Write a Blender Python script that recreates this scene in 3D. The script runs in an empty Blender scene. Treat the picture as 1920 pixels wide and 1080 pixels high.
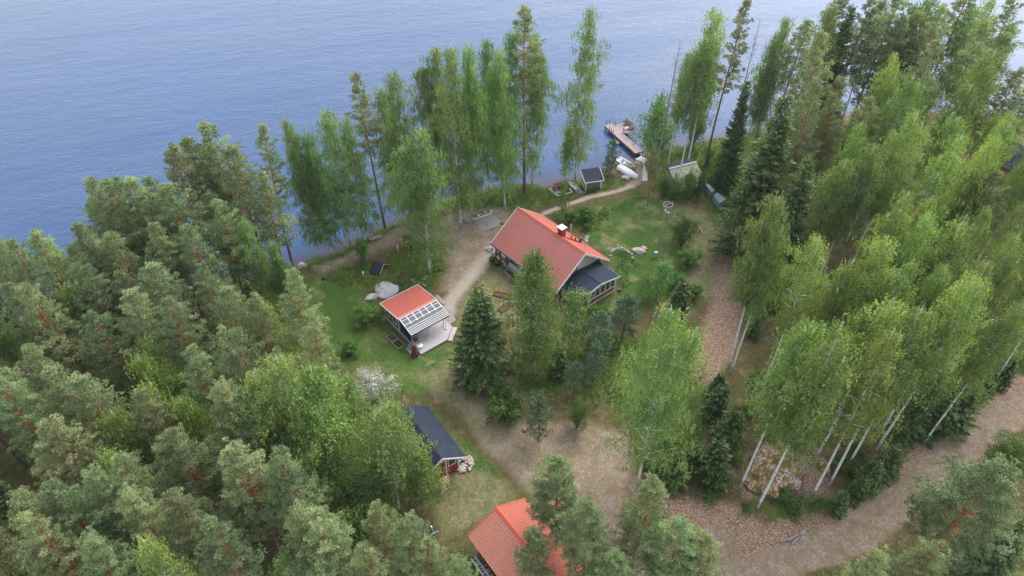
import bpy, math, random
import numpy as np
from mathutils import Vector, Matrix
R_ = math.radians
random.seed(7); rng = np.random.default_rng(11)
SC = bpy.context.scene; COL = SC.collection

# ---------------------------------------------------------------- camera, world, sun
F, PITCH, HC, GZ = 1338.66, R_(42.482), 62.0, 1.5
cd = bpy.data.cameras.new("camera"); cam = bpy.data.objects.new("camera", cd); COL.objects.link(cam)
cam.location = (0, 0, HC); cam.rotation_euler = (math.pi/2-PITCH, 0, 0)
cd.sensor_width = 36; cd.lens = 36*F/1920; cd.clip_start = 0.5; cd.clip_end = 6000
SC.camera = cam
SUN_EL, SUN_AZ = R_(52), R_(38)          # azimuth from +Y towards +X
w = bpy.data.worlds.new("World"); SC.world = w; w.use_nodes = True
nt = w.node_tree; nt.nodes.clear()
sky = nt.nodes.new("ShaderNodeTexSky"); sky.sky_type = 'NISHITA'; sky.sun_disc = False
sky.sun_elevation = SUN_EL; sky.sun_rotation = SUN_AZ; sky.dust_density = 1.2; sky.air_density = 1.0; sky.ozone_density = 1.5
hs = nt.nodes.new("ShaderNodeHueSaturation"); hs.inputs['Saturation'].default_value = 0.42
bg = nt.nodes.new("ShaderNodeBackground"); bg.inputs[1].default_value = 0.15
wo = nt.nodes.new("ShaderNodeOutputWorld")
nt.links.new(sky.outputs[0], hs.inputs['Color']); nt.links.new(hs.outputs[0], bg.inputs[0]); nt.links.new(bg.outputs[0], wo.inputs[0])
sd = bpy.data.lights.new("sun", 'SUN'); sd.energy = 0.9; sd.angle = R_(40); sd.color = (1, .95, .87)
so = bpy.data.objects.new("sun", sd); COL.objects.link(so)
sv = Vector((math.sin(SUN_AZ)*math.cos(SUN_EL), math.cos(SUN_AZ)*math.cos(SUN_EL), math.sin(SUN_EL)))
so.rotation_euler = sv.to_track_quat('Z', 'Y').to_euler()
vs = SC.view_settings; vs.view_transform = 'Standard'; vs.look = 'None'; vs.gamma = 1; vs.exposure = 1.64
SC.cycles.max_bounces = 5; SC.cycles.diffuse_bounces = 4; SC.cycles.glossy_bounces = 2
SC.cycles.transmission_bounces = 3; SC.cycles.transparent_max_bounces = 6

# ---------------------------------------------------------------- helpers
def W(px, py, z=GZ):                      # a point of the place seen in that direction, at height z
    x = (px-960)/F; y = (540-py)/F
    d = (x, math.cos(PITCH)+y*math.sin(PITCH), -math.sin(PITCH)+y*math.cos(PITCH))
    t = (z-HC)/d[2]
    return (d[0]*t, d[1]*t)
def P(x, y, z):
    dz = z-HC; zz = y*math.cos(PITCH)-dz*math.sin(PITCH)
    return (960+F*x/zz, 540-F*(y*math.sin(PITCH)+dz*math.cos(PITCH))/zz)
def tag(o, label=None, cat=None, group=None, kind=None):
    if label: o['label'] = label
    if cat: o['category'] = cat
    if group: o['group'] = group
    if kind: o['kind'] = kind
    return o
def empty(name, loc, rz=0, label=None, cat=None, group=None):
    o = bpy.data.objects.new(name, None); COL.objects.link(o); o.empty_display_size = .3
    o.location = loc; o.rotation_euler = (0, 0, rz)
    return tag(o, label, cat, group)
def link(name, me, parent=None, loc=None):
    o = bpy.data.objects.new(name, me); COL.objects.link(o)
    if parent: o.parent = parent
    if loc: o.location = loc
    return o
class MB:
    def __init__(s): s.v = []; s.f = []; s.m = []; s.uv = None
    def add(s, vs, fs, mi=0):
        b = len(s.v); s.v += [tuple(v) for v in vs]; s.f += [tuple(b+i for i in f) for f in fs]; s.m += [mi]*len(fs); return s
    def box(s, x0, y0, z0, x1, y1, z1, mi=0):
        return s.prism([(x0,y0),(x1,y0),(x1,y1),(x0,y1)], z0, z1, mi)
    def prism(s, poly, z0, z1, mi=0):     # z0/z1 numbers or functions of (x,y)
        n = len(poly); a = sum(poly[i][0]*poly[(i+1)%n][1]-poly[(i+1)%n][0]*poly[i][1] for i in range(n))
        if a < 0: poly = poly[::-1]
        g0 = z0 if callable(z0) else (lambda x, y: z0); g1 = z1 if callable(z1) else (lambda x, y: z1)
        vs = [(x, y, g0(x, y)) for x, y in poly]+[(x, y, g1(x, y)) for x, y in poly]
        fs = [tuple(range(n))[::-1], tuple(range(n, 2*n))]+[(i, (i+1)%n, n+(i+1)%n, n+i) for i in range(n)]
        return s.add(vs, fs, mi)
    def tube(s, p0, p1, r0, r1=None, n=8, mi=0, cap=True):
        r1 = r0 if r1 is None else r1; p0 = Vector(p0); p1 = Vector(p1); d = (p1-p0).normalized()
        a = d.orthogonal().normalized(); b = d.cross(a)
        vs = [p0+(a*math.cos(t)+b*math.sin(t))*r0 for t in [2*math.pi*i/n for i in range(n)]]
        vs += [p1+(a*math.cos(t)+b*math.sin(t))*r1 for t in [2*math.pi*i/n for i in range(n)]]
        fs = [(i, (i+1)%n, n+(i+1)%n, n+i) for i in range(n)]
        if cap: fs += [tuple(range(n))[::-1], tuple(range(n, 2*n))]
        return s.add(vs, fs, mi)
    def bar(s, p0, p1, wd, ht, mi=0):     # a square timber between two points
        p0 = Vector(p0); p1 = Vector(p1); d = (p1-p0).normalized()
        up = Vector((0, 0, 1)) if abs(d.z) < .95 else Vector((0, 1, 0))
        a = d.cross(up).normalized()*wd/2; b = a.cross(d).normalized()*ht/2
        vs = [p0-a-b, p0+a-b, p0+a+b, p0-a+b, p1-a-b, p1+a-b, p1+a+b, p1-a+b]
        return s.add(vs, [(0,1,2,3),(7,6,5,4),(0,4,5,1),(1,5,6,2),(2,6,7,3),(3,7,4,0)], mi)
    def lathe(s, prof, c=(0,0,0), n=16, mi=0):
        vs = []; 
        for r, z in prof: vs += [(c[0]+r*math.cos(2*math.pi*i/n), c[1]+r*math.sin(2*math.pi*i/n), c[2]+z) for i in range(n)]
        fs = [(k*n+i, k*n+(i+1)%n, (k+1)*n+(i+1)%n, (k+1)*n+i) for k in range(len(prof)-1) for i in range(n)]
        fs += [tuple(range(n))[::-1], tuple((len(prof)-1)*n+i for i in range(n))]
        return s.add(vs, fs, mi)
    def rock(s, c, rx, ry, rz, seed=0, n=14, m=8, flat=.3, mi=0):
        rr = random.Random(seed); ph = [rr.uniform(0, 6.28) for _ in range(8)]; vs = []
        for j in range(m+1):
            th = math.pi*j/m
            for i in range(n):
                a = 2*math.pi*i/n
                k = 1+.16*math.sin(2*a+ph[0]+2*th)+.11*math.sin(3*a+ph[1]-th*3)+.08*math.sin(5*a+ph[2]+th*4)+rr.uniform(-.05,.05)
                x = rx*math.sin(th)*math.cos(a)*k; y = ry*math.sin(th)*math.sin(a)*k; z = rz*math.cos(th)*(1+.08*math.sin(3*a+ph[3]))
                vs.append((c[0]+x, c[1]+y, c[2]+max(z, -rz*flat)))
        fs = [(j*n+i, (j+1)*n+i, (j+1)*n+(i+1)%n, j*n+(i+1)%n) for j in range(m) for i in range(n)]
        return s.add(vs, fs, mi)
    def mesh(s, name, mats, smooth=False):
        me = bpy.data.meshes.new(name); me.from_pydata(s.v, [], s.f)
        for m in (mats if isinstance(mats, (list, tuple)) else [mats]): me.materials.append(m)
        me.polygons.foreach_set('material_index', s.m)
        if smooth: me.polygons.foreach_set('use_smooth', [True]*len(s.f))
        me.update(); return me
    def build(s, name, mats, parent=None, smooth=False, loc=None): return link(name, s.mesh(name, mats, smooth), parent, loc)
def np_mesh(name, V, Fc, mat, v=None, k=4, smooth=False):
    me = bpy.data.meshes.new(name); V = np.asarray(V, np.float32).reshape(-1, 3); Fc = np.asarray(Fc, np.int32).reshape(-1, k)
    me.vertices.add(len(V)); me.vertices.foreach_set('co', V.ravel())
    me.loops.add(Fc.size); me.loops.foreach_set('vertex_index', Fc.ravel())
    me.polygons.add(len(Fc)); me.polygons.foreach_set('loop_start', np.arange(0, Fc.size, k, dtype=np.int32))
    if v is not None:
        a = me.attributes.new('v', 'FLOAT', 'POINT'); a.data.foreach_set('value', np.asarray(v, np.float32))
    if smooth: me.polygons.foreach_set('use_smooth', np.ones(len(Fc), bool))
    me.materials.append(mat); me.update(calc_edges=True); return me

# ---- materials
class NT:
    def __init__(s, name, rough=.8, spec=.3):
        s.m = bpy.data.materials.new(name); s.m.use_nodes = True; s.t = s.m.node_tree
        s.b = s.t.nodes['Principled BSDF']; s.out = s.t.nodes['Material Output']
        s.b.inputs['Roughness'].default_value = rough; s.b.inputs['Specular IOR Level'].default_value = spec
    def n(s, ty, ins=None, **kw):
        q = s.t.nodes.new(ty)
        for k, v in kw.items(): setattr(q, k, v)
        for k, v in (ins or {}).items(): s.set(q.inputs[k], v)
        return q
    def set(s, sock, v):
        if isinstance(v, bpy.types.NodeSocket): s.t.links.new(v, sock)
        elif isinstance(v, (tuple, list)) and len(v) == 3 and sock.type == 'RGBA': sock.default_value = (*v, 1)
        else: sock.default_value = v
    def obj(s): return s.n('ShaderNodeTexCoord').outputs['Object']
    def map(s, v, sc): return s.n('ShaderNodeMapping', {'Vector': v, 'Scale': sc}).outputs[0]
    def noise(s, vec, scale, det=4, rough=.6, dist=0):
        return s.n('ShaderNodeTexNoise', {'Vector': vec, 'Scale': scale, 'Detail': det, 'Roughness': rough, 'Distortion': dist}).outputs['Fac']
    def vor(s, vec, scale, out='Color'): return s.n('ShaderNodeTexVoronoi', {'Vector': vec, 'Scale': scale}).outputs[out]
    def ramp(s, fac, *st):
        q = s.n('ShaderNodeValToRGB', {'Fac': fac}); e = q.color_ramp.elements
        while len(e) < len(st): e.new(.5)
        for i, (p, c) in enumerate(st):
            e[i].position = p; e[i].color = (*c, 1) if isinstance(c, (tuple, list)) else (c, c, c, 1)
        return q.outputs[0]
    def mix(s, f, a, b, mode='MIX'):
        q = s.n('ShaderNodeMix', data_type='RGBA', blend_type=mode)
        s.set(q.inputs[0], f); s.set(q.inputs[6], a); s.set(q.inputs[7], b); return q.outputs[2]
    def math(s, op, a, b=0., c=0.): return s.n('ShaderNodeMath', {0: a, 1: b, 2: c}, operation=op).outputs[0]
    def attr(s, name, out='Fac'): return s.n('ShaderNodeAttribute', attribute_name=name).outputs[out]
    def sep(s, v): return s.n('ShaderNodeSeparateXYZ', {0: v}).outputs
    def rnd(s): return s.n('ShaderNodeObjectInfo').outputs['Random']
    def bump(s, h, st=.3, dist=.05):
        s.set(s.b.inputs['Normal'], s.n('ShaderNodeBump', {'Height': h, 'Strength': st, 'Distance': dist}).outputs[0])
    def col(s, c): s.set(s.b.inputs['Base Color'], c); return s
def simple(name, a, b=None, scale=6, rough=.75, spec=.3, bump=.15, stretch=(1,1,1)):
    m = NT(name, rough, spec); b = b or tuple(x*.72 for x in a)
    v = m.map(m.obj(), stretch); f = m.noise(v, scale, 5, .65)
    m.col(m.ramp(f, (.34, b), (.66, a)))
    if bump: m.bump(m.noise(v, scale*3, 3), bump, .02)
    return m.m
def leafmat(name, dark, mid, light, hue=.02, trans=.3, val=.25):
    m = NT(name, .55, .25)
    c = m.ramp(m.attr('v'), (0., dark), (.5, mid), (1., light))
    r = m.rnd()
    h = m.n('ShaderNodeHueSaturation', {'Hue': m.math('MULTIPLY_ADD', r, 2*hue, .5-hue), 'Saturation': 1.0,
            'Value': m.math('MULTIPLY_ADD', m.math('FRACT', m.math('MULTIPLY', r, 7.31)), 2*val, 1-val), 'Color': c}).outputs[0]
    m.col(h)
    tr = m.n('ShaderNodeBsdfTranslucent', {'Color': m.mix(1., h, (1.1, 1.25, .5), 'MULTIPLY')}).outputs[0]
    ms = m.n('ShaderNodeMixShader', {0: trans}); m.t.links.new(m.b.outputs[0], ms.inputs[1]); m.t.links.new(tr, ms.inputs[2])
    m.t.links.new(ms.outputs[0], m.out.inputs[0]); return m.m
M = {}
M['birch_leaf'] = leafmat('birch_leaf', (.08,.125,.032), (.185,.26,.07), (.36,.43,.15), .02, .36)
M['birch_fresh'] = leafmat('birch_fresh', (.10,.15,.03), (.235,.315,.075), (.41,.48,.17), .02, .36)
M['shore_leaf'] = leafmat('shore_leaf', (.075,.125,.035), (.175,.265,.075), (.34,.43,.15), .02, .36)
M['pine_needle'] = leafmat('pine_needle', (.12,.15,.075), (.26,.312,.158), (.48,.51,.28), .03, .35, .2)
M['young_pine'] = leafmat('young_pine', (.045,.09,.05), (.11,.19,.105), (.23,.32,.18), .01, .15)
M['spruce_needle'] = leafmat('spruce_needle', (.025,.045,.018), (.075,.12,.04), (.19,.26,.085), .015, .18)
M['bush_leaf'] = leafmat('bush_leaf', (.05,.105,.02), (.125,.225,.05), (.25,.38,.11), .02)
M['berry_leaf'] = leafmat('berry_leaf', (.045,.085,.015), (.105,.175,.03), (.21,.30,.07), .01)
M['blossom'] = leafmat('blossom', (.10,.16,.05), (.62,.6,.58), (.85,.83,.84), .0, .2, .05)
M['yellow_flower'] = leafmat('yellow_flower', (.12,.2,.02), (.55,.42,.03), (.8,.62,.05), .0, .2, .05)
M['boxwood'] = leafmat('boxwood', (.04,.07,.01), (.10,.15,.02), (.2,.26,.05), .0, .1, .05)
def birch_bark():
    m = NT('birch_bark', .7, .2); o = m.obj()
    b = m.noise(m.map(o, (3, 3, 14)), 1.3, 4, .7); low = m.math('LESS_THAN', m.sep(o)[2], 1.2)
    c = m.ramp(b, (.36, (.05,.045,.04)), (.45, (.7,.68,.65)), (.7, (.82,.81,.78)))
    g = m.ramp(m.noise(o, 6, 4), (.4, (.14,.13,.12)), (.65, (.35,.33,.3)))
    m.col(m.mix(m.math('MULTIPLY', low, .75), c, g)); m.bump(b, .3, .02); return m.m
def pine_bark():
    m = NT('pine_bark', .85, .15); o = m.obj(); z = m.sep(o)[2]
    f = m.n('ShaderNodeMapRange', {0: m.math('ADD', z, m.math('MULTIPLY', m.noise(o, 1.5), 3)), 1: 5., 2: 10.}).outputs[0]
    n = m.noise(m.map(o, (4, 4, 1.2)), 3, 5, .7)
    lo = m.ramp(n, (.35, (.06,.045,.035)), (.65, (.2,.16,.13))); hi = m.ramp(n, (.3, (.22,.085,.035)), (.65, (.46,.2,.09)))
    m.col(m.mix(f, lo, hi)); m.bump(n, .5, .04); return m.m
M['birch_bark'] = birch_bark(); M['pine_bark'] = pine_bark()
M['dead_wood'] = simple('dead_wood', (.36,.31,.28), (.2,.17,.15), 8)
M['pine_twig'] = simple('pine_twig', (.26,.17,.11), (.17,.12,.08), 8)
M['twig'] = simple('twig', (.24,.2,.15), (.16,.13,.1), 8)
M['spruce_bark'] = simple('spruce_bark', (.22,.18,.15), (.1,.08,.07), 8)
M['rust_wood'] = simple('rust_wood', (.3,.12,.07), (.35,.3,.27), 3)

# ---------------------------------------------------------------- ground and lake
SHORE = [(-1500,-400),(-400,-60),(-200,15),(-110,42),(-75,54),(-57,62),(-42,68),(-29,72.5),(-24,75),(-17.5,81.2),(-12,86),(-4,90),(7,92),(12,94),
         (15,96.5),(18.5,98.2),(20.5,99.3),(25,101.5),(30,103.5),(42,107),(55,112),(66,115),(82,112),(100,113),(130,118),(200,125),(400,140),(1500,250)]
def shore_d(X, Y):                        # + inland, - out in the lake
    X = np.asarray(X, float); Y = np.asarray(Y, float); best = np.full(X.shape, 1e9)
    for (ax, ay), (bx, by) in zip(SHORE[:-1], SHORE[1:]):
        dx, dy = bx-ax, by-ay; t = np.clip(((X-ax)*dx+(Y-ay)*dy)/(dx*dx+dy*dy), 0, 1)
        best = np.minimum(best, np.hypot(X-ax-t*dx, Y-ay-t*dy))
    ys = np.interp(X, [p[0] for p in SHORE], [p[1] for p in SHORE])
    return np.where(Y < ys, best, -best)
def gz(x, y):
    d = shore_d(x, y)+.7*np.sin(np.asarray(x)*.9)*np.cos(np.asarray(y)*.7)
    t = np.clip((d+1)/5.5, 0, 1); z = -.35+(GZ+.35)*t*t*(3-2*t)
    return np.where(d < -1, -.35+(d+1)*.14, z)
def inpoly(X, Y, poly):
    r = np.zeros(X.shape, bool); n = len(poly)
    for i in range(n):
        x0, y0 = poly[i]; x1, y1 = poly[(i+1)%n]
        if y0 == y1: continue
        c = ((y0 > Y) != (y1 > Y)) & (X < (x1-x0)*(Y-y0)/(y1-y0)+x0); r ^= c
    return r
def pdist(X, Y, pl):
    best = np.full(X.shape, 1e9)
    for (ax, ay), (bx, by) in zip(pl[:-1], pl[1:]):
        dx, dy = bx-ax, by-ay; t = np.clip(((X-ax)*dx+(Y-ay)*dy)/(dx*dx+dy*dy+1e-9), 0, 1)
        best = np.minimum(best, np.hypot(X-ax-t*dx, Y-ay-t*dy))
    return best
def area(X, Y, px, soft=1.):
    pl = [W(*p) for p in px]; ins = inpoly(X, Y, pl); d = pdist(X, Y, pl+[pl[0]])
    return np.clip(.5+np.where(ins, d, -d)/(2*soft), 0, 1)
def stroke(X, Y, px, wd, soft=.5):
    d = pdist(X, Y, [W(*p) for p in px]); return np.clip(.5+(wd/2-d)/(2*soft), 0, 1)
LAWN = [[(555,530),(600,512),(640,520),(700,560),(730,590),(755,640),(800,665),(850,640),(865,665),(845,700),(790,745),(830,790),(880,830),(945,885),(900,905),(860,860),(780,740),(700,730),(640,690),(600,640),(560,600)],
        [(1060,400),(1110,385),(1180,368),(1240,375),(1310,400),(1335,450),(1340,500),(1310,540),(1230,560),(1190,590),(1130,610),(1105,590),(1165,540),(1165,510),(1120,460)]]
DRY = [[(880,545),(940,500),(985,535),(1050,580),(1050,630),(1000,640),(930,600),(870,650),(850,610)],
       [(740,700),(820,690),(860,660),(862,700),(900,760),(950,830),(920,820),(850,760),(790,720)],
       [(800,900),(900,880),(960,900),(960,940),(880,990),(830,1010),(810,950)],
       [(1240,380),(1350,400),(1360,470),(1330,560),(1280,600),(1230,580),(1300,500)],
       [(880,700),(960,690),(980,760),(900,760)]]
SAND = [[(590,500),(650,470),(700,445),(780,415),(860,395),(950,390),(962,420),(920,470),(900,520),(850,560),(825,540),(845,495),(820,455),(760,455),(700,478),(640,500),(600,520)],
        [(880,760),(900,740),(950,800),(1000,790),(1100,790),(1180,810),(1190,880),(1170,960),(1240,980),(1370,1000),(1400,1090),(1160,1090),(1080,980),(1000,930),(960,890),(900,840)]]
LITTER = [[(1190,905),(1260,930),(1400,950),(1440,990),(1540,1000),(1640,940),(1700,880),(1760,870),(1700,960),(1600,1010),(1500,1060),(1400,1100),(1250,1060),(1180,960)],
          [(1330,455),(1385,470),(1395,560),(1385,650),(1340,720),(1290,710),(1310,640),(1335,560)],
          [(1390,850),(1540,850),(1560,930),(1400,930)]]
def masks(X, Y):
    r = {}
    r['lawn'] = np.maximum.reduce([area(X, Y, p, 1.3) for p in LAWN])
    r['dry'] = np.maximum.reduce([area(X, Y, p, 1.8) for p in DRY]+[stroke(X, Y, [(858,700),(870,740),(910,790),(980,840),(1040,880)], 3.4, 1.2)])
    r['sand'] = np.maximum.reduce([area(X, Y, p, 1.4) for p in SAND]+[
        stroke(X, Y, [(1340,1100),(1480,1052),(1600,1003),(1700,930),(1800,845),(1925,755),(2100,640)], 3.1, .8),
        stroke(X, Y, [(850,695),(872,745),(915,795),(985,845)], 1.6, .8), stroke(X, Y, [(1180,350),(1198,338),(1200,315),(1193,300)], 1.3, .6)])
    r['path'] = np.maximum(stroke(X, Y, [(1020,400),(1060,385),(1110,368),(1160,358),(1185,348)], .9, .4),
                           stroke(X, Y, [(925,462),(898,500),(865,540),(845,562),(838,590)], 1.9, .9))
    r['litter'] = np.maximum.reduce([area(X, Y, p, 1.6) for p in LITTER]+[stroke(X, Y, [(1430,1040),(1600,985),(1700,905),(1800,825),(1925,735)], 5.0, 1.2)])
    r['wild'] = np.maximum.reduce([area(X, Y, p, 1.5) for p in [
        [(560,480),(640,455),(690,425),(740,400),(800,390),(760,415),(700,445),(640,475),(590,500)],
        [(830,375),(900,350),(1000,340),(1050,345),(1130,330),(1180,345),(1100,365),(1040,380),(960,395),(880,395)],
        [(600,500),(680,500),(760,470),(830,470),(830,530),(760,560),(700,540),(640,540),(600,540)],
        [(1040,400),(1100,400),(1200,370),(1160,400),(1120,440)],
        [(1145,465),(1180,462),(1195,500),(1170,540),(1150,520)],
        [(1060,640),(1180,640),(1300,620),(1330,700),(1320,850),(1200,860),(1160,760),(1080,740),(960,740),(960,690)],
        [(1440,940),(1560,930),(1640,870),(1760,760),(1920,660),(1920,720),(1760,840),(1640,930),(1520,990),(1450,985)],
        [(1230,262),(1400,250),(1400,400),(1340,440),(1320,380),(1230,370)],[(1400,262),(1600,235),(1900,225),(1950,270),(1500,310),(1400,340)]]])
    return r
def grid_sheet(name, mat, xs, ys, zf, attrs):
    X, Y = np.meshgrid(xs, ys); Z = zf(X, Y); nx, ny = len(xs), len(ys)
    idx = np.arange(nx*ny).reshape(ny, nx)
    Fc = np.stack([idx[:-1,:-1], idx[:-1,1:], idx[1:,1:], idx[1:,:-1]], -1).reshape(-1, 4)
    me = np_mesh(name, np.stack([X, Y, Z], -1), Fc, mat, smooth=True)
    for k, a in attrs(X, Y, Z).items():
        at = me.attributes.new(k, 'FLOAT', 'POINT'); at.data.foreach_set('value', np.asarray(a, np.float32).ravel())
    return link(name, me)
def axis(a, b, st, far):
    c = list(np.arange(a, b, st)); e = []
    d = st; p = a
    while p > far[0]: d *= 1.6; p -= d; e.append(p)
    g = []; d = st; p = c[-1]
    while p < far[1]: d *= 1.6; p += d; g.append(p)
    return np.array(e[::-1]+c+g)
g = NT('ground', .95, .1); o = g.obj()
n1 = g.noise(o, .35, 6, .65); n2 = g.noise(o, 1.7, 6, .7); n3 = g.noise(o, 7., 5, .75); vc = g.vor(o, 13.)
sp = g.ramp(g.sep(vc)[0], (.0, (.10,.065,.04)), (.3, (.23,.135,.085)), (.6, (.36,.225,.15)), (.85, (.5,.39,.31)), (1., (.1,.11,.04)))
floor = g.mix(g.ramp(n2, (.4, 0.), (.6, 1.)), (.125,.085,.05), (.075,.08,.022))
floor = g.mix(g.ramp(g.noise(o, .8, 5, .7), (.5, 0.), (.66, .45)), floor, sp)
moss = g.ramp(n3, (.35, (.035,.05,.012)), (.65, (.12,.125,.03)))
floor = g.mix(g.ramp(g.noise(o, .55, 5, .7), (.48, 0.), (.62, .8)), floor, moss)
lawn = g.mix(g.ramp(n2, (.35, 0.), (.65, 1.)), (.075,.125,.03), (.13,.175,.05))
lawn = g.mix(g.ramp(g.noise(o, .22, 5, .65), (.42, .75), (.58, 0.)), lawn, (.055,.115,.02))
lawn = g.mix(g.ramp(n3, (.35, .45), (.6, 0.)), lawn, (.03,.07,.012))
dryc = g.mix(g.ramp(n3, (.35, 0.), (.65, 1.)), (.19,.155,.085), (.34,.28,.18))
dryc = g.mix(g.ramp(n2, (.42, .0), (.58, .75)), dryc, (.10,.145,.03))
sand = g.mix(g.ramp(n2, (.35, 0.), (.7, 1.)), (.26,.205,.15), (.40,.34,.27))
sand = g.mix(g.ramp(n3, (.42, .7), (.55, 0.)), sand, (.16,.11,.075))
sand = g.mix(g.ramp(g.noise(o, .9, 6, .75, .6), (.44, 0.), (.6, .8)), sand, (.2,.14,.075))
lit = g.mix(g.ramp(n2, (.3, .55), (.5, .1)), sp, (.2,.11,.06))
def fac(name, amp=1.1, lo=.35, hi=.65):
    a = g.math('ADD', g.attr(name), g.math('MULTIPLY', g.math('SUBTRACT', g.mix(.5, n1, n2), .5), amp))
    return g.n('ShaderNodeMapRange', {0: a, 1: lo, 2: hi}).outputs[0]
c = floor
c = g.mix(g.math('MULTIPLY', fac('wild', 1.4), .7), c, g.ramp(n3, (.3, (.05,.085,.015)), (.7, (.15,.2,.045))))
c = g.mix(fac('litter', .9), c, lit)
c = g.mix(g.math('MULTIPLY', fac('sand', 1.6, .3, .75), .95), c, sand)
c = g.mix(fac('lawn', .9), c, lawn)
c = g.mix(g.math('MULTIPLY', g.math('MULTIPLY', fac('dry', 2.2), .85), g.math('SUBTRACT', 1., g.math('MULTIPLY', fac('sand', 1.2, .45, .9), .85))), c, dryc)
c = g.mix(g.math('MULTIPLY', g.math('MULTIPLY', fac('lawn', .3, .5, .9), g.ramp(g.noise(o, .3, 4, .6), (.52, 0.), (.62, 1.))), .8), c, dryc)
c = g.mix(fac('path', 1.1, .3, .8), c, g.ramp(n3, (.3, (.28,.22,.17)), (.7, (.44,.385,.32))))
c = g.mix(g.ramp(g.sep(o)[2], (0., 1.), (.35/1, 0.)), c, (.09,.05,.03))
g.col(c); g.bump(g.mix(.5, n3, g.noise(o, 30, 3)), .6, .08)
xs = axis(-62, 62, .45, (-1500, 1500)); ys = axis(24, 106, .45, (-200, 2500))
ground = grid_sheet('ground', g.m, xs, ys, gz, lambda X, Y, Z: masks(X, Y)); tag(ground, kind='structure')
wm = NT('lake_water', .07, .5); o = wm.obj()
sh = wm.n('ShaderNodeMapRange', {0: wm.math('ADD', wm.attr('depth'), wm.math('MULTIPLY', wm.noise(o, .7), .25)), 1: -.05, 2: .75}).outputs[0]
wm.col(wm.mix(sh, (.075,.035,.02), wm.ramp(wm.noise(o, .02, 3), (.35, (.022,.06,.14)), (.65, (.03,.072,.165)))))  # deep-water blue has the reflected sky's blue put into the base colour
ro = wm.n('ShaderNodeMapping', {'Vector': o, 'Rotation': (0, 0, R_(-28)), 'Scale': (.8, 1.35, 1)}).outputs[0]
wh = wm.math('ADD', wm.noise(ro, 2.1, 5, .62, .5), wm.math('MULTIPLY', wm.noise(ro, .35, 2), .9))
calm = wm.n('ShaderNodeMapRange', {0: wm.attr('depth'), 1: 0., 2: 1.6, 3: .12, 4: .9}).outputs[0]
wh = wm.math('MULTIPLY', wh, wm.ramp(wm.noise(wm.map(ro, (.35, 1, 1)), .06, 4, .6), (.35, .45), (.65, 1.)))
bp = wm.n('ShaderNodeBump', {'Height': wh, 'Strength': calm, 'Distance': .15}).outputs[0]; wm.set(wm.b.inputs['Normal'], bp)
wm.b.inputs['IOR'].default_value = 1.33
water = grid_sheet('lake_water', wm.m, axis(-120, 130, 2., (-3000, 3000)), axis(50, 170, 1.5, (-100, 3500)), lambda X, Y: X*0, lambda X, Y, Z: {'depth': -gz(X, Y)})
tag(water, kind='structure')

# ---------------------------------------------------------------- trees
def norm(a): return a/np.maximum(np.linalg.norm(a, axis=-1, keepdims=True), 1e-9)
def cards(C, D, L, Wd, r):
    n = len(C); D = norm(D); S = norm(np.cross(D, r.normal(size=(n, 3))))
    L = np.broadcast_to(L, (n,))[:, None]; Wd = np.broadcast_to(Wd, (n,))[:, None]
    return np.stack([C-D*L/2, C+S*Wd/2+D*L*.08, C+D*L/2, C-S*Wd/2+D*L*.08], 1).reshape(-1, 3)
def card_mesh(name, mat, C, D, L, Wd, v, r):
    V = cards(C, D, L, Wd, r); n = len(C)
    return np_mesh(name, V, np.arange(4*n).reshape(n, 4), mat, np.repeat(np.clip(v, 0, 1), 4))
def limbs(mb, pts, rad, n=5, mi=0):
    for i in range(len(pts)-1): mb.tube(pts[i], pts[i+1], rad[i], rad[i+1], n, cap=False, mi=mi if i else 0)
def trunk_path(h, r, bend=.25, k=9):
    a, b = r.uniform(0, 6.28, 2); z = np.linspace(0, h, k)
    return np.stack([bend*np.sin(z/h*2.2+a)-bend*math.sin(a), bend*np.sin(z/h*1.9+b)-bend*math.sin(b), z], 1)
def at_z(tp, z): return np.array([np.interp(z, tp[:, 2], tp[:, 0]), np.interp(z, tp[:, 2], tp[:, 1]), z])
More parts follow.
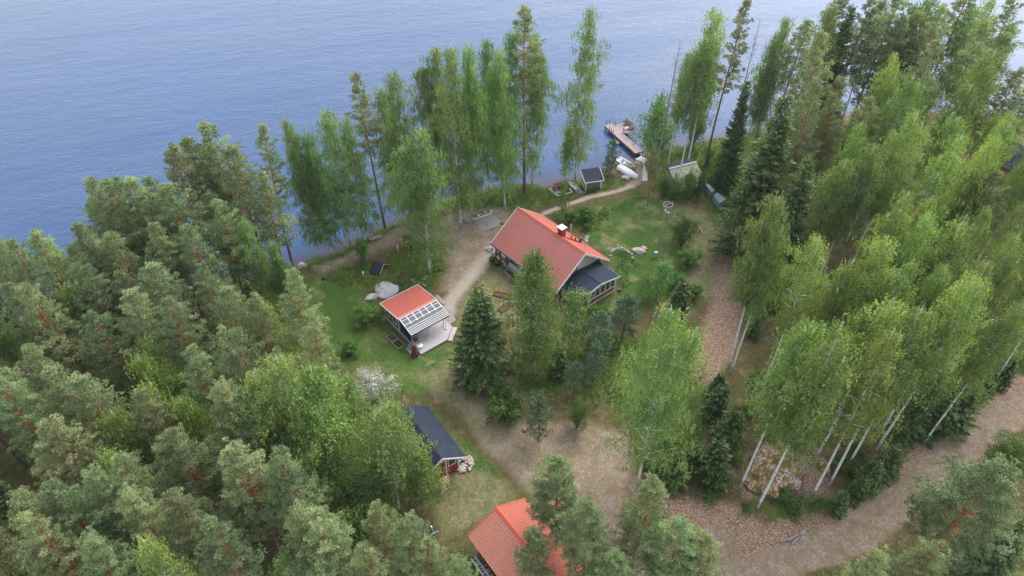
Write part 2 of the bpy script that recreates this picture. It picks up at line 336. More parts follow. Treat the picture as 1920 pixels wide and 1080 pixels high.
def make_birch(h, R, z0, seed, mat='birch_leaf', nb=60, dens=1., leaf=.24, hang=1., r0=.17, fork=False):
    r = np.random.default_rng(seed); tp = trunk_path(h, r, h*.014); mb = MB()
    limbs(mb, [tuple(p) for p in tp], list(np.linspace(r0, .02, len(tp))), 8)
    heads = [(tp, z0, h, 1.)]
    if fork:
        a = r.uniform(0, 6.28); zf = h*.38; q = []
        for t in np.linspace(0, 1, 7): q.append(at_z(tp, zf)+np.array([math.cos(a)*R*.45*t**.7, math.sin(a)*R*.45*t**.7, (h*.52)*t]))
        q = np.array(q); limbs(mb, [tuple(p) for p in q], list(np.linspace(r0*.55, .02, 7)), 6); heads.append((q, zf+h*.06, q[-1, 2], .6))
    C = []; Dn = []; L = []; v = []; ph = r.uniform(0, 6.28, 3)
    for path, za, zb, wgt in heads:
        for i in range(int(nb*wgt)):
            t = ((i+r.uniform(0, 1))/(nb*wgt)); zz = za+(zb-za)*t*.97; az = i*2.399+r.uniform(-.5, .5)
            ln = R*1.15*math.sin(math.pi*(.2+.76*t))**.9*r.uniform(.55, 1.15)*(1+.24*math.sin(2*az+ph[0]+zz*.35)+.16*math.sin(3*az+ph[1]-zz*.6))*(1 if wgt == 1 else .75)
            el = R_(r.uniform(18, 45)+22*t); b = at_z(path, zz); hd = np.array([math.cos(az), math.sin(az), 0])
            bt = r.uniform(-.2, .35)
            def bp(s): return b+hd*ln*s*math.cos(el)*1.15+np.array([0, 0, ln*(s*math.sin(el)-.55*s*s)])
            limbs(mb, [tuple(bp(s)) for s in (0, .35, .7, 1)], [.045*(1-t)+.014, .022, .012, .005], 4, 1)
            for s in np.linspace(.22, 1.02, max(3, int(6*ln/R+2))):
                cb = bp(s)+r.normal(0, .16, 3); cv = r.uniform(.2, .8)+bt*.5
                for k in range(max(1, int(round(4*dens)))):
                    st = cb+r.normal(0, [.34, .34, .2]); nl = r.integers(4, 9); dr = np.array([r.normal(0, .1), r.normal(0, .1), -1*hang])
                    stp = np.arange(nl)[:, None]*.13; pp = st+norm(dr[None])*stp+r.normal(0, .055, (nl, 3))
                    C.append(pp); Dn.append(norm(r.normal(0, .55, (nl, 3))+np.array([0, 0, -.7]))); L.append(r.uniform(.75, 1.3, nl)*leaf)
                    v.append(np.clip(cv+r.normal(0, .16, nl), 0, 1))
    C = np.concatenate(C); Dn = np.concatenate(Dn); L = np.concatenate(L); v = np.concatenate(v)
    return [('trunk', mb.mesh('birch_trunk', [M['birch_bark'], M['twig']], True)), ('crown', card_mesh('birch_crown', M[mat], C, Dn, L, L*.62, v, r))], h
def make_pine(h, R, z0, seed, mat='pine_needle', nb=42, dens=1., tuft=.42, r0=.2, dead=14, flat=1., nl=.34, bend=.02):
    r = np.random.default_rng(seed); tp = trunk_path(h, r, h*bend); mb = MB()
    limbs(mb, [tuple(p) for p in tp], list(np.linspace(r0, .035, len(tp))), 8)
    for i in range(dead):
        zz = r.uniform(z0*.45, z0*1.15); az = r.uniform(0, 6.28); ln = r.uniform(.5, 2.); b = at_z(tp, zz)
        e = b+np.array([math.cos(az)*ln, math.sin(az)*ln, r.uniform(-.3, .4)*ln]); mb.tube(b, e, .022, .006, 4, mi=1, cap=False)
        for j in range(2):
            m = b+(e-b)*r.uniform(.4, .8); mb.tube(m, m+r.normal(0, .35, 3), .01, .004, 3, mi=1, cap=False)
    C = []; Dn = []; v = []
    lob = r.uniform(0, 6.28, 4)
    for i in range(nb):
        t = (i+r.uniform(0, 1))/nb; zz = z0+(h-z0)*t*.985; az = i*2.399+r.uniform(-.6, .6)
        ln = R*min(1, (.62+1.5*t))*(1-t)**.58*r.uniform(.55, 1.2)*(1+.18*math.sin(2*az+lob[0])+.15*math.sin(3*az+zz*.8+lob[1]))+.25
        el = R_(r.uniform(-6, 26)+34*t); b = at_z(tp, zz); hd = np.array([math.cos(az), math.sin(az), 0]); sd_ = np.array([-hd[1], hd[0], 0])
        def bp(s): return b+hd*ln*s*math.cos(el)+np.array([0, 0, ln*(s*math.sin(el)*.7+.22*s*s-.12*s)])
        limbs(mb, [tuple(bp(s)) for s in (0, .4, .75, 1)], [.05*(1-t)+.02, .03, .016, .008], 4, 2)
        nt_ = max(4, int(10*ln/2.6*dens)); bv = r.uniform(.15, .6)
        for j in range(nt_):
            s = .38+.64*(j+r.uniform(0, 1))/nt_; lat = r.normal(0, .30)*ln*.55*(1.1-abs(s-.75))
            c = bp(s)+sd_*lat+np.array([0, 0, r.uniform(-.25, .3)])*flat
            n = int(24*min(dens, 1.35)); d = norm(r.normal(0, 1, (n, 3))+np.array([0, 0, .75])+hd*.4)
            ra = tuft*r.uniform(.45, 1., n)[:, None]*r.uniform(.75, 1.15); pp = c+d*ra*np.array([1.15, 1.15, .75])
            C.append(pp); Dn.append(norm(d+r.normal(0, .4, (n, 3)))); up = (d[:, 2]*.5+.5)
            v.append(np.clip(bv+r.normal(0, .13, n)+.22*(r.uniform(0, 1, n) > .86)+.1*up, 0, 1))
    C = np.concatenate(C); Dn = np.concatenate(Dn); v = np.concatenate(v); n = len(C)
    L = r.uniform(.7, 1.2, n)*nl
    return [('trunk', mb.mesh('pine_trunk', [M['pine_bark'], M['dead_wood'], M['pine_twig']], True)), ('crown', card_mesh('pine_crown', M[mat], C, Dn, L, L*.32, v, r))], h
def make_spruce(h, R, z0, seed, nb=8, step=.42, mat='spruce_needle', cw=.17):
    r = np.random.default_rng(seed); tp = trunk_path(h, r, h*.006); mb = MB()
    limbs(mb, [tuple(p) for p in tp], list(np.linspace(h*.012+.03, .015, len(tp))), 7)
    C = []; Dn = []; L = []; v = []; z = z0
    while z < h*.985:
        t = (z-z0)/(h-z0)
        for k in range(nb if t < .85 else 5):
            az = r.uniform(0, 6.28); ln = R*(1-t)**.82*r.uniform(.72, 1.12)+.12; b = at_z(tp, min(h, z+r.uniform(-.15, .15)))
            hd = np.array([math.cos(az), math.sin(az), 0]); sd_ = np.array([-hd[1], hd[0], 0]); dr = .5*(1-t)+.05-.5*t
            def bp(s): return b+hd*ln*s+np.array([0, 0, -dr*ln*s+.22*ln*s*s])
            if t < .8: limbs(mb, [tuple(bp(s)) for s in (0, .5, .9)], [.028, .02, .01], 3)
            bv = r.uniform(.2, .6); ns = max(3, int(ln/.17))
            for s in np.linspace(.18, 1, ns):
                for sg in (-1, 1, 0):
                    wl = (.55*ln*(1-s)*.55+.26)*r.uniform(.7, 1.1)
                    if sg == 0: d = hd+np.array([0, 0, .05]); wl = .34
                    else: d = hd*.65+sd_*sg*.9+np.array([0, 0, -.38])
                    d = norm(d); npc = max(1, int(wl/.3))
                    for q in range(npc):
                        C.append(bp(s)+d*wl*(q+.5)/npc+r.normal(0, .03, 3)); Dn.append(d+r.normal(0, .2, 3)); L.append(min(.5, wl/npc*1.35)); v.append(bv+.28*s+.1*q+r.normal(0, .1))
        z += step*(1-.35*t)
    C = np.array(C); Dn = norm(np.array(Dn)); L = np.array(L); v = np.array(v)
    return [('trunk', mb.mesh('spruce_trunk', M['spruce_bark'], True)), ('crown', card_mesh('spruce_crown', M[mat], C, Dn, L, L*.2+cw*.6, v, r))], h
def make_shrub(h, R, seed, mat='bush_leaf', nc=50, per=55, leaf=.15, z0=.1, trunk=True, clump=.28, stemmat='spruce_bark'):
    r = np.random.default_rng(seed); mb = MB(); C = []; Dn = []; v = []
    for i in range(nc):
        d = norm(r.normal(size=3)); d[2] = d[2] if r.uniform() < .6 else abs(d[2]); rr = r.uniform(.4, 1.)*(1+.28*math.sin(2*math.atan2(d[1], d[0])+seed)+.15*math.sin(3*math.atan2(d[1], d[0])+seed*2))
        c = np.array([d[0]*R*rr, d[1]*R*rr, h*z0+(h*(1-z0))*np.clip(.48+.52*d[2]*rr, 0, 1)])
        if i % 3 == 0 or trunk and i % 2 == 0: mb.tube((r.normal(0, .05), r.normal(0, .05), 0), tuple(c), .035 if h > 2 else .018, .006, 4, cap=False)
        cv = r.uniform(.15, .7); dd = norm(r.normal(size=(per, 3))+np.array([0, 0, .3])); ra = clump*(h+R)*.33*r.uniform(.3, 1., per)[:, None]
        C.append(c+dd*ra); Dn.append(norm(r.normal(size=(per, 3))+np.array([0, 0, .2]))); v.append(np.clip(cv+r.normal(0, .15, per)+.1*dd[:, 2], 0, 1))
    C = np.concatenate(C); C[:, 2] = np.maximum(C[:, 2], .04); v = np.concatenate(v); Dn = np.concatenate(Dn); L = r.uniform(.7, 1.3, len(C))*leaf
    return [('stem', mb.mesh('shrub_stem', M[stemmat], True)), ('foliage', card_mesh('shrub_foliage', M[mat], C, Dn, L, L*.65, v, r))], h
def make_dead(h, seed):
    r = np.random.default_rng(seed); tp = trunk_path(h, r, h*.01); mb = MB()
    limbs(mb, [tuple(p) for p in tp], list(np.linspace(.15, .02, len(tp))), 7)
    for i in range(60):
        zz = h*r.uniform(.35, 1); az = r.uniform(0, 6.28); ln = r.uniform(.5, 2)*(1.15-zz/h); b = at_z(tp, zz)
        e = b+np.array([math.cos(az)*ln, math.sin(az)*ln, ln*.7]); mb.tube(b, e, .02, .006, 4, cap=False)
        for j in range(4):
            m = b+(e-b)*r.uniform(.3, .9); mb.tube(m, m+np.array([r.normal(0, .3), r.normal(0, .3), r.uniform(-.1, .5)]), .01, .004, 3, cap=False)
    return [('trunk', mb.mesh('dead_trunk', M['dead_wood'], True))], h
PROTO = {
 'shore_birch': [make_birch(25, 3.5, 3.4, 100+i, 'shore_leaf', 88, 2.0, .18, r0=.2, fork=(i % 2 == 1)) for i in range(4)],
 'birch': [make_birch(23, 2.45, 10.2+.4*i, 200+i, 'birch_leaf', 54, 1.6, .17, r0=.135, fork=(i % 2 == 0)) for i in range(5)],
 'fresh_birch': [make_birch(23, 2.45, 9.6+.4*i, 230+i, 'birch_fresh', 52, 1.6, .17, r0=.135, fork=(i % 2 == 0)) for i in range(4)],
 'big_birch': [make_birch(24, 4.6, 4.2, 261, 'birch_leaf', 96, 1.8, .165, fork=True), make_birch(18, 3.0, 2.2, 262, 'bush_leaf', 90, 1.9, .16)],
 'wood_birch': [make_birch(14, 2.5, 3.2, 280+i, 'birch_fresh', 56, 1.7, .17, r0=.1) for i in range(3)],
 'young_birch': [make_birch(9, 1.5, 1.6, 300+i, 'bush_leaf', 34, .8, .19, .5, .06) for i in range(3)],
 'pine': [make_pine(19, 2.9, 7.4+.5*(i % 3), 400+i, nb=70, dens=1.05, tuft=.3, nl=.26) for i in range(6)],
 'tall_pine': [make_pine(24, 2.5, 12.0+i, 430+i, nb=56, dens=1., dead=16, tuft=.32, nl=.28) for i in range(4)],
 'near_pine': [make_pine(18, 3.1, 6.5, 460+i, nb=84, dens=1.5, tuft=.26, nl=.21) for i in range(4)],
 'young_pine': [make_pine(7, 1.85, 1.3, 480+i, 'young_pine', 34, .8, .28, .08, 0, nl=.26) for i in range(2)],
 'spruce': [make_spruce(18, 3.0, 1.5, 500+i) for i in range(2)],
 'garden_spruce': [make_spruce(13.9, 3.45, 1.3, 510, 11, .42)],
 'young_spruce': [make_spruce(5.5, 1.35, .2, 520+i, 8, .3, cw=.2) for i in range(2)],
 'bush': [make_shrub(2.6, 1.6, 600+i, nc=70, per=60) for i in range(3)],
 'leafy_tree': [make_shrub(7.5, 2.3, 630+i, nc=110, per=90, leaf=.18, z0=.06, clump=.24) for i in range(3)],
 'dead_tree': [make_dead(20, 700)],
 'apple_tree': [make_shrub(4.5, 2.3, 640, 'blossom', 70, 60, .14, .3)],
}
SPEC = {'shore_birch': ('birch_tree', 'birch'), 'birch': ('birch_tree', 'birch'), 'fresh_birch': ('birch_tree', 'birch'), 'big_birch': ('birch_tree', 'birch'), 'wood_birch': ('birch_tree', 'birch'), 'young_birch': ('young_birch', 'birch'),
        'pine': ('pine_tree', 'pine'), 'tall_pine': ('pine_tree', 'pine'), 'near_pine': ('pine_tree', 'pine'), 'young_pine': ('young_pine', 'pine'), 'spruce': ('spruce_tree', 'spruce'),
        'garden_spruce': ('spruce_tree', 'spruce'), 'young_spruce': ('young_spruce', 'spruce'), 'bush': ('bush', 'bush'), 'leafy_tree': ('broadleaf_tree', 'tree'), 'dead_tree': ('dead_tree', 'tree'), 'apple_tree': ('apple_tree', 'tree')}
TREES = []; TI = [0]
def place(kind, x, y, h, label=None, wide=1., var=None, group=None):
    i = TI[0]; TI[0] += 1; vs_ = PROTO[kind]; parts, h0 = vs_[(i if var is None else var) % len(vs_)]
    root = empty(SPEC[kind][0], (x, y, float(gz(x, y))-.05), (i*2.11) % 6.28)
    s = h/h0; root.scale = (s*wide, s*wide, s)
    for nm, me in parts: link(nm, me, root)
    TREES.append(dict(o=root, kind=kind, sp=SPEC[kind][1], x=x, y=y, h=h, label=label, group=group)); return root
def top(kind, px, py, h, label=None, wide=1., var=None, group=None):   # crown top seen at px,py
    x, y = W(px, py, GZ+h); return place(kind, x, y, h, label, wide, var, group)
def foot(kind, px, py, h, label=None, wide=1., var=None, group=None):
    x, y = W(px, py); return place(kind, x, y, h, label, wide, var, group)
#TREES_BEGIN
# shore row
foot('tall_pine', 548, 495, 21.1, 'lone leaning pine with layered crown at the shore where the lawn begins', 1.05, 0)
foot('tall_pine', 720, 415, 23.3, 'slim pine with orange trunk on the shore beside the small bench', 1.0, 1)
foot('tall_pine', 983, 362, 27.3, 'tallest shore pine with bright orange trunk behind the red-roofed house', 1.05, 2)
foot('shore_birch', 1078, 333, 26.6, 'tall slender birch right behind the small grey hut by the lake', .85, 0)
foot('shore_birch', 1060, 336, 9.5, 'short bushy birch left of the grey hut, under the tall slender birch', .9, 1)
foot('shore_birch', 865, 430, 26.5, 'white-stemmed birch left of the paved garden patio', .85, 2)
foot('shore_birch', 886, 405, 25.5, 'birch with white stem just behind the patio flower border', .85, 1)
foot('shore_birch', 806, 512, 21.5, 'large drooping birch on the yard between well house and cabin', 1.15, 3)
foot('shore_birch', 775, 425, 23.5, 'bushy birch left of the white-stemmed pair by the patio', 1.0, 0)
foot('shore_birch', 748, 405, 21.5, 'bushy birch on the shore right of the bench pine', 1.05, 2)
foot('shore_birch', 830, 385, 24.5, 'shore birch behind the bushy birches left of the patio', .9, 3)
foot('shore_birch', 947, 394, 24.2, 'birch with straight white stem closest behind the left end of the house', .8, 1)
foot('shore_birch', 951, 362, 24.5, 'birch on the water edge behind the straight white-stemmed one', .9, 0)
foot('shore_birch', 917, 352, 24.0, 'birch over the water left of the tallest shore pine', .8, 2)
foot('shore_birch', 998, 338, 24.0, 'birch with white stem just right of the tallest shore pine', .75, 3)
foot('shore_birch', 617, 468, 19.5, 'light green birch left in the shore clump above the lawn', 1.05, 1)
foot('shore_birch', 655, 448, 21.0, 'dark green birch in the middle of the shore clump above the lawn', 1.1, 2)
foot('shore_birch', 688, 436, 19.5, 'dark green birch right in the shore clump above the lawn', 1.0, 0)
foot('shore_birch', 600, 480, 21.5, 'thin birch with bare leaning tip, leftmost of the shore clump', .6, 3)
foot('dead_tree', 1229, 330, 21, 'bare grey dead birch standing by the end of the jetty', 1, 0)
foot('young_birch', 1222, 290, 9.5, 'young birch beside the shore end of the jetty', 1.2, 0)
foot('tall_pine', 1213, 386, 9.8, 'small sparse pine on the grass between path and old shed', .95, 3)
foot('young_pine', 1146, 318, 5.6, 'dense small pine left of the white rowboats', 1.2, 0)
foot('young_pine', 1137, 330, 3.2, 'low pine sapling below the denser one by the rowboats', 1.3, 1)
# yard trees
foot('garden_spruce', 905, 708, 13.9, 'dark conical spruce in the middle of the yard in front of the house', 1.0)
foot('big_birch', 1003, 700, 17.6, 'dense birch right of the spruce, overlapping the red roof of the house', 1.2, 1)
foot('young_birch', 1075, 652, 9.3, 'slim young birch in front of the house door', 1.15, 1)
foot('big_birch', 1195, 908, 24.35, 'huge drooping birch with forked white trunk right of the gravel yard', .85, 0)
foot('leafy_tree', 1277, 462, 5.2, 'round bright green tree beside the tall lamp post', 1.0, 0)
foot('young_birch', 1232, 560, 6.5, 'sparse light green young birch below the lamp post', 1.3, 2)
foot('young_birch', 1205, 560, 4.5, 'small leafy sapling right of the glazed annex', 1.3, 0)
foot('young_spruce', 1270, 585, 5.0, 'small dark spruce left of the leaf-covered track', 1.1, 0)
foot('young_pine', 1110, 718, 6.3, 'young blue-green pine with thin stem, middle of the scrub below the annex', 1.0, 0)
foot('young_pine', 1074, 740, 5.0, 'young pine left in the scrub, above the bright leafy bush', 1.1, 1)
foot('young_pine', 1010, 826, 7.0, 'young pine at the edge of the gravel yard', 1.15, 0)
foot('young_pine', 1118, 668, 7.0, 'bluish young pine behind the one in the middle of the scrub', 1.2, 1)
foot('young_pine', 1165, 640, 7.0, 'young pine at the back of the scrub beside the huge birch', 1.2, 0)
foot('young_spruce', 1047, 705, 4.8, 'small dark spruce right of the dense birch', 1.0, 1)
foot('bush', 952, 783, 3.6, 'round dense green bush by the driveway below the spruce', 1.0, 0)
foot('bush', 925, 740, 2.0, 'low dark bush under the garden spruce', 1.1, 1)
foot('leafy_tree', 1082, 800, 4.6, 'bright green leafy bush on the edge of the gravel yard', .8, 1)
foot('bush', 695, 605, 2.4, 'large leafy shrub left of the sauna cabin', 1.3, 2)
foot('bush', 655, 664, 1.8, 'round shrub on the lawn below left of the cabin', 1.1, 0)
foot('leafy_tree', 683, 492, 4.2, 'pale green bush tree left of the tiny red well house', .75, 2)
foot('apple_tree', 705, 760, 4.6, 'apple tree in white blossom beside the dark-roofed shed', 1.0)
for i, (a, b, hh, ww) in enumerate([(1093,415,2.2,1.1),(1068,420,1.9,.8),(1100,432,1.0,1.0),(775,470,1.0,1.2),(765,455,1.2,1.),(1290,500,2.5,1.1),(1260,540,2.2,1.2),(1170,600,2.0,1.1),(1120,600,2.2,.9),(820,505,.8,1.4),(1300,560,2,1.1),(1130,660,2.5,1.2)]):
    foot('bush', a, b, hh, ['round shrub behind the chimney of the house','shrub beside the thin pole behind the house','small yellow-green shrub behind the house roof vents','dark green shrub left of the big drooping birch','dark green shrub uphill of the one by the drooping birch','leafy shrub below the round tree','loose shrub on the grass left of the track','green shrub below the annex corner','green shrub in front of the annex windows','flat green shrub at the foot of the big drooping birch','shrub at the edge of the leaf-covered track','green shrub in the scrub behind the middle pine'][i], ww)
for i, (a, b, hh, ww) in enumerate([(1287,372,5.0,.75),(1262,374,4.2,.75),(1310,366,4.2,.6),(1243,366,3.4,.8),(1240,275,5.5,.9),(1297,277,7.,.9),(1345,330,5.,.9),(1325,310,4.,.9),(1360,350,5.,.8)]):
    foot('leafy_tree', a, b, hh, ['bright leafy sapling in front of the old shed roof','leafy sapling left before the old shed','leafy sapling at the right corner of the old shed','low leafy sapling left of the old shed','bushy young tree on the shore right of the jetty','bushy alder on the shore behind the old shed','leafy young tree right of the old shed','low leafy tree behind the old shed','leafy young tree behind the green crates'][i], ww)
# right shore and forest, from the lake towards the road
for a in [('fresh_birch',1347,12,25,1.15),('birch',1322,70,23,1.),('tall_pine',1390,-5,26,.9),('dead_tree',1423,33,24,.8),('shore_birch',1478,25,24,.8),('birch',1563,0,25,1.),('spruce',1603,12,24,.8),
          ('tall_pine',1633,-10,25,1.1),('tall_pine',1690,-25,27,1.1),('birch',1725,0,25,1.),('tall_pine',1775,5,26,1.1),('fresh_birch',1830,10,25,1.),('pine',1545,60,24,1.),('tall_pine',1505,40,24,1.),('birch',1455,60,22,.9),
          ('birch',1713,140,24,1.05),('fresh_birch',1865,90,24,1.1),('pine',1903,127,21,1.),('tall_pine',1541,153,23,1.0),('pine',1575,180,19,1.),('fresh_birch',1722,208,24,1.),('birch',1632,262,22,1.05),('fresh_birch',1813,253,23,1.05),
          ('tall_pine',1750,80,24,1.1),('tall_pine',1850,40,25,1.),('birch',1905,40,23,1.),('fresh_birch',1680,95,23,.9),('spruce',1478,178,23,1.15),('spruce',1402,150,17,.75),('birch',1290,95,19,.8),('young_birch',1240,170,12,1.2),
          ('birch',1590,300,20,1.),('birch',1460,415,21,1.0),('fresh_birch',1537,440,22,1.),('fresh_birch',1713,358,23,1.),('birch',1800,410,22,1.05),('fresh_birch',1673,440,23,1.1),('pine',1747,365,18,1.),('fresh_birch',1907,432,22,1.),
          ('birch',1863,490,21,1.),('fresh_birch',1827,510,22,1.1),('fresh_birch',1680,556,22,1.1),('birch',1747,592,21,1.),
          ('spruce',1520,300,20,1.),('pine',1885,330,18,1.),('spruce',1765,690,10,1.2),('pine',1635,190,20,1.),('pine',1680,30,24,1.),('spruce',1850,330,17,1.),('birch',1600,480,20,1.),('fresh_birch',1770,490,21,1.),('birch',1910,560,20,1.),
          ('fresh_birch',1870,250,22,1.),('birch',1830,160,23,1.),('pine',1700,270,18,1.),('birch',1765,320,20,1.)]:
    top(a[0], a[1], a[2], a[3], None, a[4])
for k_, px_, py_, h_ in (('birch',1760,-20,26),('tall_pine',1812,-32,27),('fresh_birch',1870,-10,25),('tall_pine',1918,-22,26),('birch',1662,-10,25),('tall_pine',1582,-8,25),('pine',1740,30,24),('pine',1885,60,23)):
    top(k_, px_, py_, h_)
for px_, py_, h_ in ((1400,958,1.1),(1470,938,1.3),(1532,952,1.2),(1582,880,1.8),(1438,826,1.6),(1492,790,2.0),(1605,850,1.6),(1378,862,1.4),(1420,720,1.8),(1400,780,1.5),(1640,900,1.2),(1330,940,1.2)):
    foot('bush', px_, py_, h_)
# left forest crowns
for a in [('pine',17,460,18,1.),('pine',50,437,19,1.),('pine',143,417,19,.95),('pine',183,333,20,1.),('pine',213,343,20,1.),('pine',247,327,20,1.05),('pine',277,340,19,1.),('pine',307,275,21,1.1),('pine',343,250,21,1.1),('shore_birch',368,243,20,.9),
          ('pine',397,230,22,1.05),('pine',433,267,21,1.05),('pine',160,447,18,1.1),('pine',267,367,19,1.),('pine',283,417,18,1.),('pine',363,420,18,1.1),('pine',420,380,18,1.),('pine',283,487,17,1.15),('shore_birch',455,403,16,1.),('shore_birch',500,450,14,1.1),
          ('pine',7,530,17,1.),('pine',60,530,18,1.1),('wood_birch',122,528,15,.95),('pine',420,532,16,1.05),('pine',320,567,16,1.1),('pine',463,555,15,1.),('wood_birch',275,625,13,.95),('wood_birch',250,668,13,.95),('pine',110,693,16,1.1),('pine',145,698,16,1.1),('pine',0,718,17,1.),
          ('wood_birch',262,720,13.5,.95),('pine',255,732,15,1.),('wood_birch',330,747,12,.95),('near_pine',412,727,16,1.05),('near_pine',458,740,16,1.),('wood_birch',200,773,13.5,.95),('near_pine',67,790,16,1.1),('near_pine',327,798,16,1.1),('near_pine',103,893,16,1.1),('near_pine',150,887,16,1.),
          ('near_pine',450,848,17,1.15),('near_pine',508,845,17,1.),('near_pine',10,930,16,1.),('near_pine',167,1020,16,1.),('near_pine',597,945,16,1.1),('near_pine',560,965,16,1.),('wood_birch',200,840,13,.95),('bush',367,1057,3,1.5),('wood_birch',525,1040,10,.95),
          ('pine',150,500,17,1.05),('pine',215,430,18,1.05),('pine',330,345,20,1.1),('pine',235,540,17,1.1),('pine',180,590,16,1.1),('pine',480,330,18,1.),('pine',350,650,15,1.),('pine',60,640,16,1.),('near_pine',240,930,16,1.),('near_pine',330,930,16,1.),
          ('near_pine',705,935,14,.9),('near_pine',747,980,15,.95),('near_pine',803,1002,14,.85),('near_pine',680,1010,15,.9),('near_pine',850,1050,14,.7),('leafy_tree',655,960,8,1.),('leafy_tree',690,930,7,.9),
          ('near_pine',1217,909,16,1.0),('near_pine',1120,950,15,1.05),('near_pine',1275,962,15,1.1),('near_pine',1340,1010,14,1.0),('near_pine',1170,1040,13,1.),
          ('near_pine',1868,850,17,1.45),('near_pine',1650,1052,14,1.0),('near_pine',1760,1010,14,1.1),('leafy_tree',1925,830,6,1.0),('spruce',1930,980,12,1.2)]:
    top(a[0], a[1], a[2], a[3], None, a[4])
for i, (a, b, hh, k) in enumerate([(1388,912,23,'birch'),(1420,952,25.2,'fresh_birch'),(1523,930,23,'fresh_birch'),(1555,910,23.5,'birch'),(1500,835,20,'birch'),(1553,808,23,'fresh_birch'),(1643,843,23,'fresh_birch'),(1600,698,22,'fresh_birch'),(1642,695,22,'birch'),(1860,722,22,'fresh_birch'),(1366,690,23,'birch')]):
    foot(k, a, b, hh, None, .98)
foot('near_pine', 1043, 1045, 15.2, 'pine standing in front of the red-roofed garage', 1.0, 0)
foot('big_birch', 590, 920, 19, 'left of two tall birches beside the green skip', 1.2, 0)
foot('big_birch', 642, 928, 19, 'right of two tall birches beside the green skip', 1.25, 1)
foot('big_birch', 748, 950, 15.6, 'birch with split white stem hiding the dark-roofed shed', 1.22, 0)
foot('wood_birch', 797, 955, 9.5, 'lower leafy birch at the front of the red shed, left of the yellow cart', 1.1, 1)
top('birch', 648, 700, 13, 'leafy birch standing between the tall pair and the blossoming apple tree', 1.2, 1)
foot('leafy_tree', 735, 905, 6.5, 'green leafy tree left of the red shed behind the split-stemmed birch', 1.1, 0)
top('near_pine', 1012, 990, 11.5, 'lower pine crown hanging over the ridge of the garage roof', 1.0, 1)
# small spruces along the road and in the right scrub
for i, (a, b, hh, ww) in enumerate([(1230,870,5.5,1.2),(1262,905,4.6,1.2),(1330,900,5.8,1.25),(1360,830,5.6,1.2),(1338,780,5.,1.1),(1300,880,4.,1.2),(1565,960,3.4,1.1),(1488,962,3.0,.8),(1620,915,4.2,1.2),(1650,890,4.6,1.2),(1740,815,6.,1.1),(1775,800,7.,1.2),(1835,745,4.,1.1),(1870,722,4.,1.1),(1410,632,3.6,1.0),(1340,740,3.4,1.1),(1600,935,3.6,1.1),(1668,892,3.,1.)]):
    foot('young_spruce', a, b, hh, None, ww)
# trees nobody placed by hand: the dense woods
def fill(poly, n, dmin, kinds, seed):
    r = random.Random(seed); pl = [W(*p) for p in poly]; xs_ = [p[0] for p in pl]; ys_ = [p[1] for p in pl]; got = 0; tries = 0
    while got < n and tries < 6000:
        tries += 1; x = r.uniform(min(xs_), max(xs_)); y = r.uniform(min(ys_), max(ys_))
        if not inpoly(np.array([x]), np.array([y]), pl)[0] or float(shore_d(x, y)) < 2.2: continue
        if any((t['x']-x)**2+(t['y']-y)**2 < dmin*dmin for t in TREES): continue
        if any(t['kind'] == 'wood_birch' and t['h'] > 9 and abs(t['x']-x) < 3.2 and -7.5 < y-t['y'] < 3 for t in TREES): continue
        q = r.random()
        for k, p_, h0, h1 in kinds:
            q -= p_
            if q < 0: break
        place(k, x, y, r.uniform(h0, h1), None, r.uniform(.9, 1.12)); got += 1
fill([(-60,590),(150,560),(300,535),(520,500),(545,600),(600,690),(650,790),(600,900),(600,1000),(700,1060),(760,1200),(-500,1350),(-400,700)], 92, 3.0,
     [('pine',.5,13,18),('wood_birch',.14,9,12),('birch',.12,13,16.5),('fresh_birch',.12,12,15.5),('spruce',.07,8,12),('bush',.05,2,4)], 5)
fill([(1400,400),(1500,370),(1900,340),(2150,400),(2150,620),(1930,660),(1760,690),(1620,650),(1560,600),(1470,560),(1430,470)], 46, 4.0,
     [('birch',.34,17,22),('fresh_birch',.28,17,22),('pine',.2,16,20),('spruce',.07,8,14),('bush',.11,2,4)], 6)
#TREES_END
ORD = ['first','second','third','fourth','fifth','sixth','seventh','eighth','ninth','tenth','eleventh','twelfth']+['%dth' % k for k in range(13, 80)]
LOOK = {'wood_birch':'bright green leafy birch','shore_birch':'drooping green birch','birch':'airy green birch','fresh_birch':'bright yellow-green birch','big_birch':'large birch','young_birch':'young birch','pine':'grey-green pine','tall_pine':'tall bare-stemmed pine','near_pine':'pale bushy pine',
        'young_pine':'small bluish pine','spruce':'dark pointed spruce','young_spruce':'small dark spruce','bush':'low green bush','leafy_tree':'bright green leafy tree','dead_tree':'bare dead tree'}
ROWS = ['top edge','upper band','upper middle','lower middle','lower band','bottom edge']
COLS = ['of the far left wood','of the left wood','left of the cabin','left of the house','below the house','right of the house','of the right wood','of the far right wood']
cells = {}
for t in TREES:
    px, py = P(t['x'], t['y'], GZ+t['h']*.9); t['px'] = px
    if not t['label']: cells.setdefault((t['kind'], int(min(7, max(0, px//240))), int(min(5, max(0, py//180)))), []).append(t)
for (k, c_, r_), L_ in cells.items():
    L_.sort(key=lambda t: t['px'])
    for i, t in enumerate(L_):
        pos = 'the only one' if len(L_) == 1 else ORD[i]+' from the left'
        t['label'] = '%s, %s %s %s' % (LOOK[k], pos, ROWS[r_], COLS[c_])
GRP = {'birch':'birches around the cottage','pine':'pines of the woods','spruce':'spruces of the woods','bush':'green bushes','tree':'leafy trees'}
for t in TREES: tag(t['o'], t['label'], t['sp'], GRP[t['sp']])
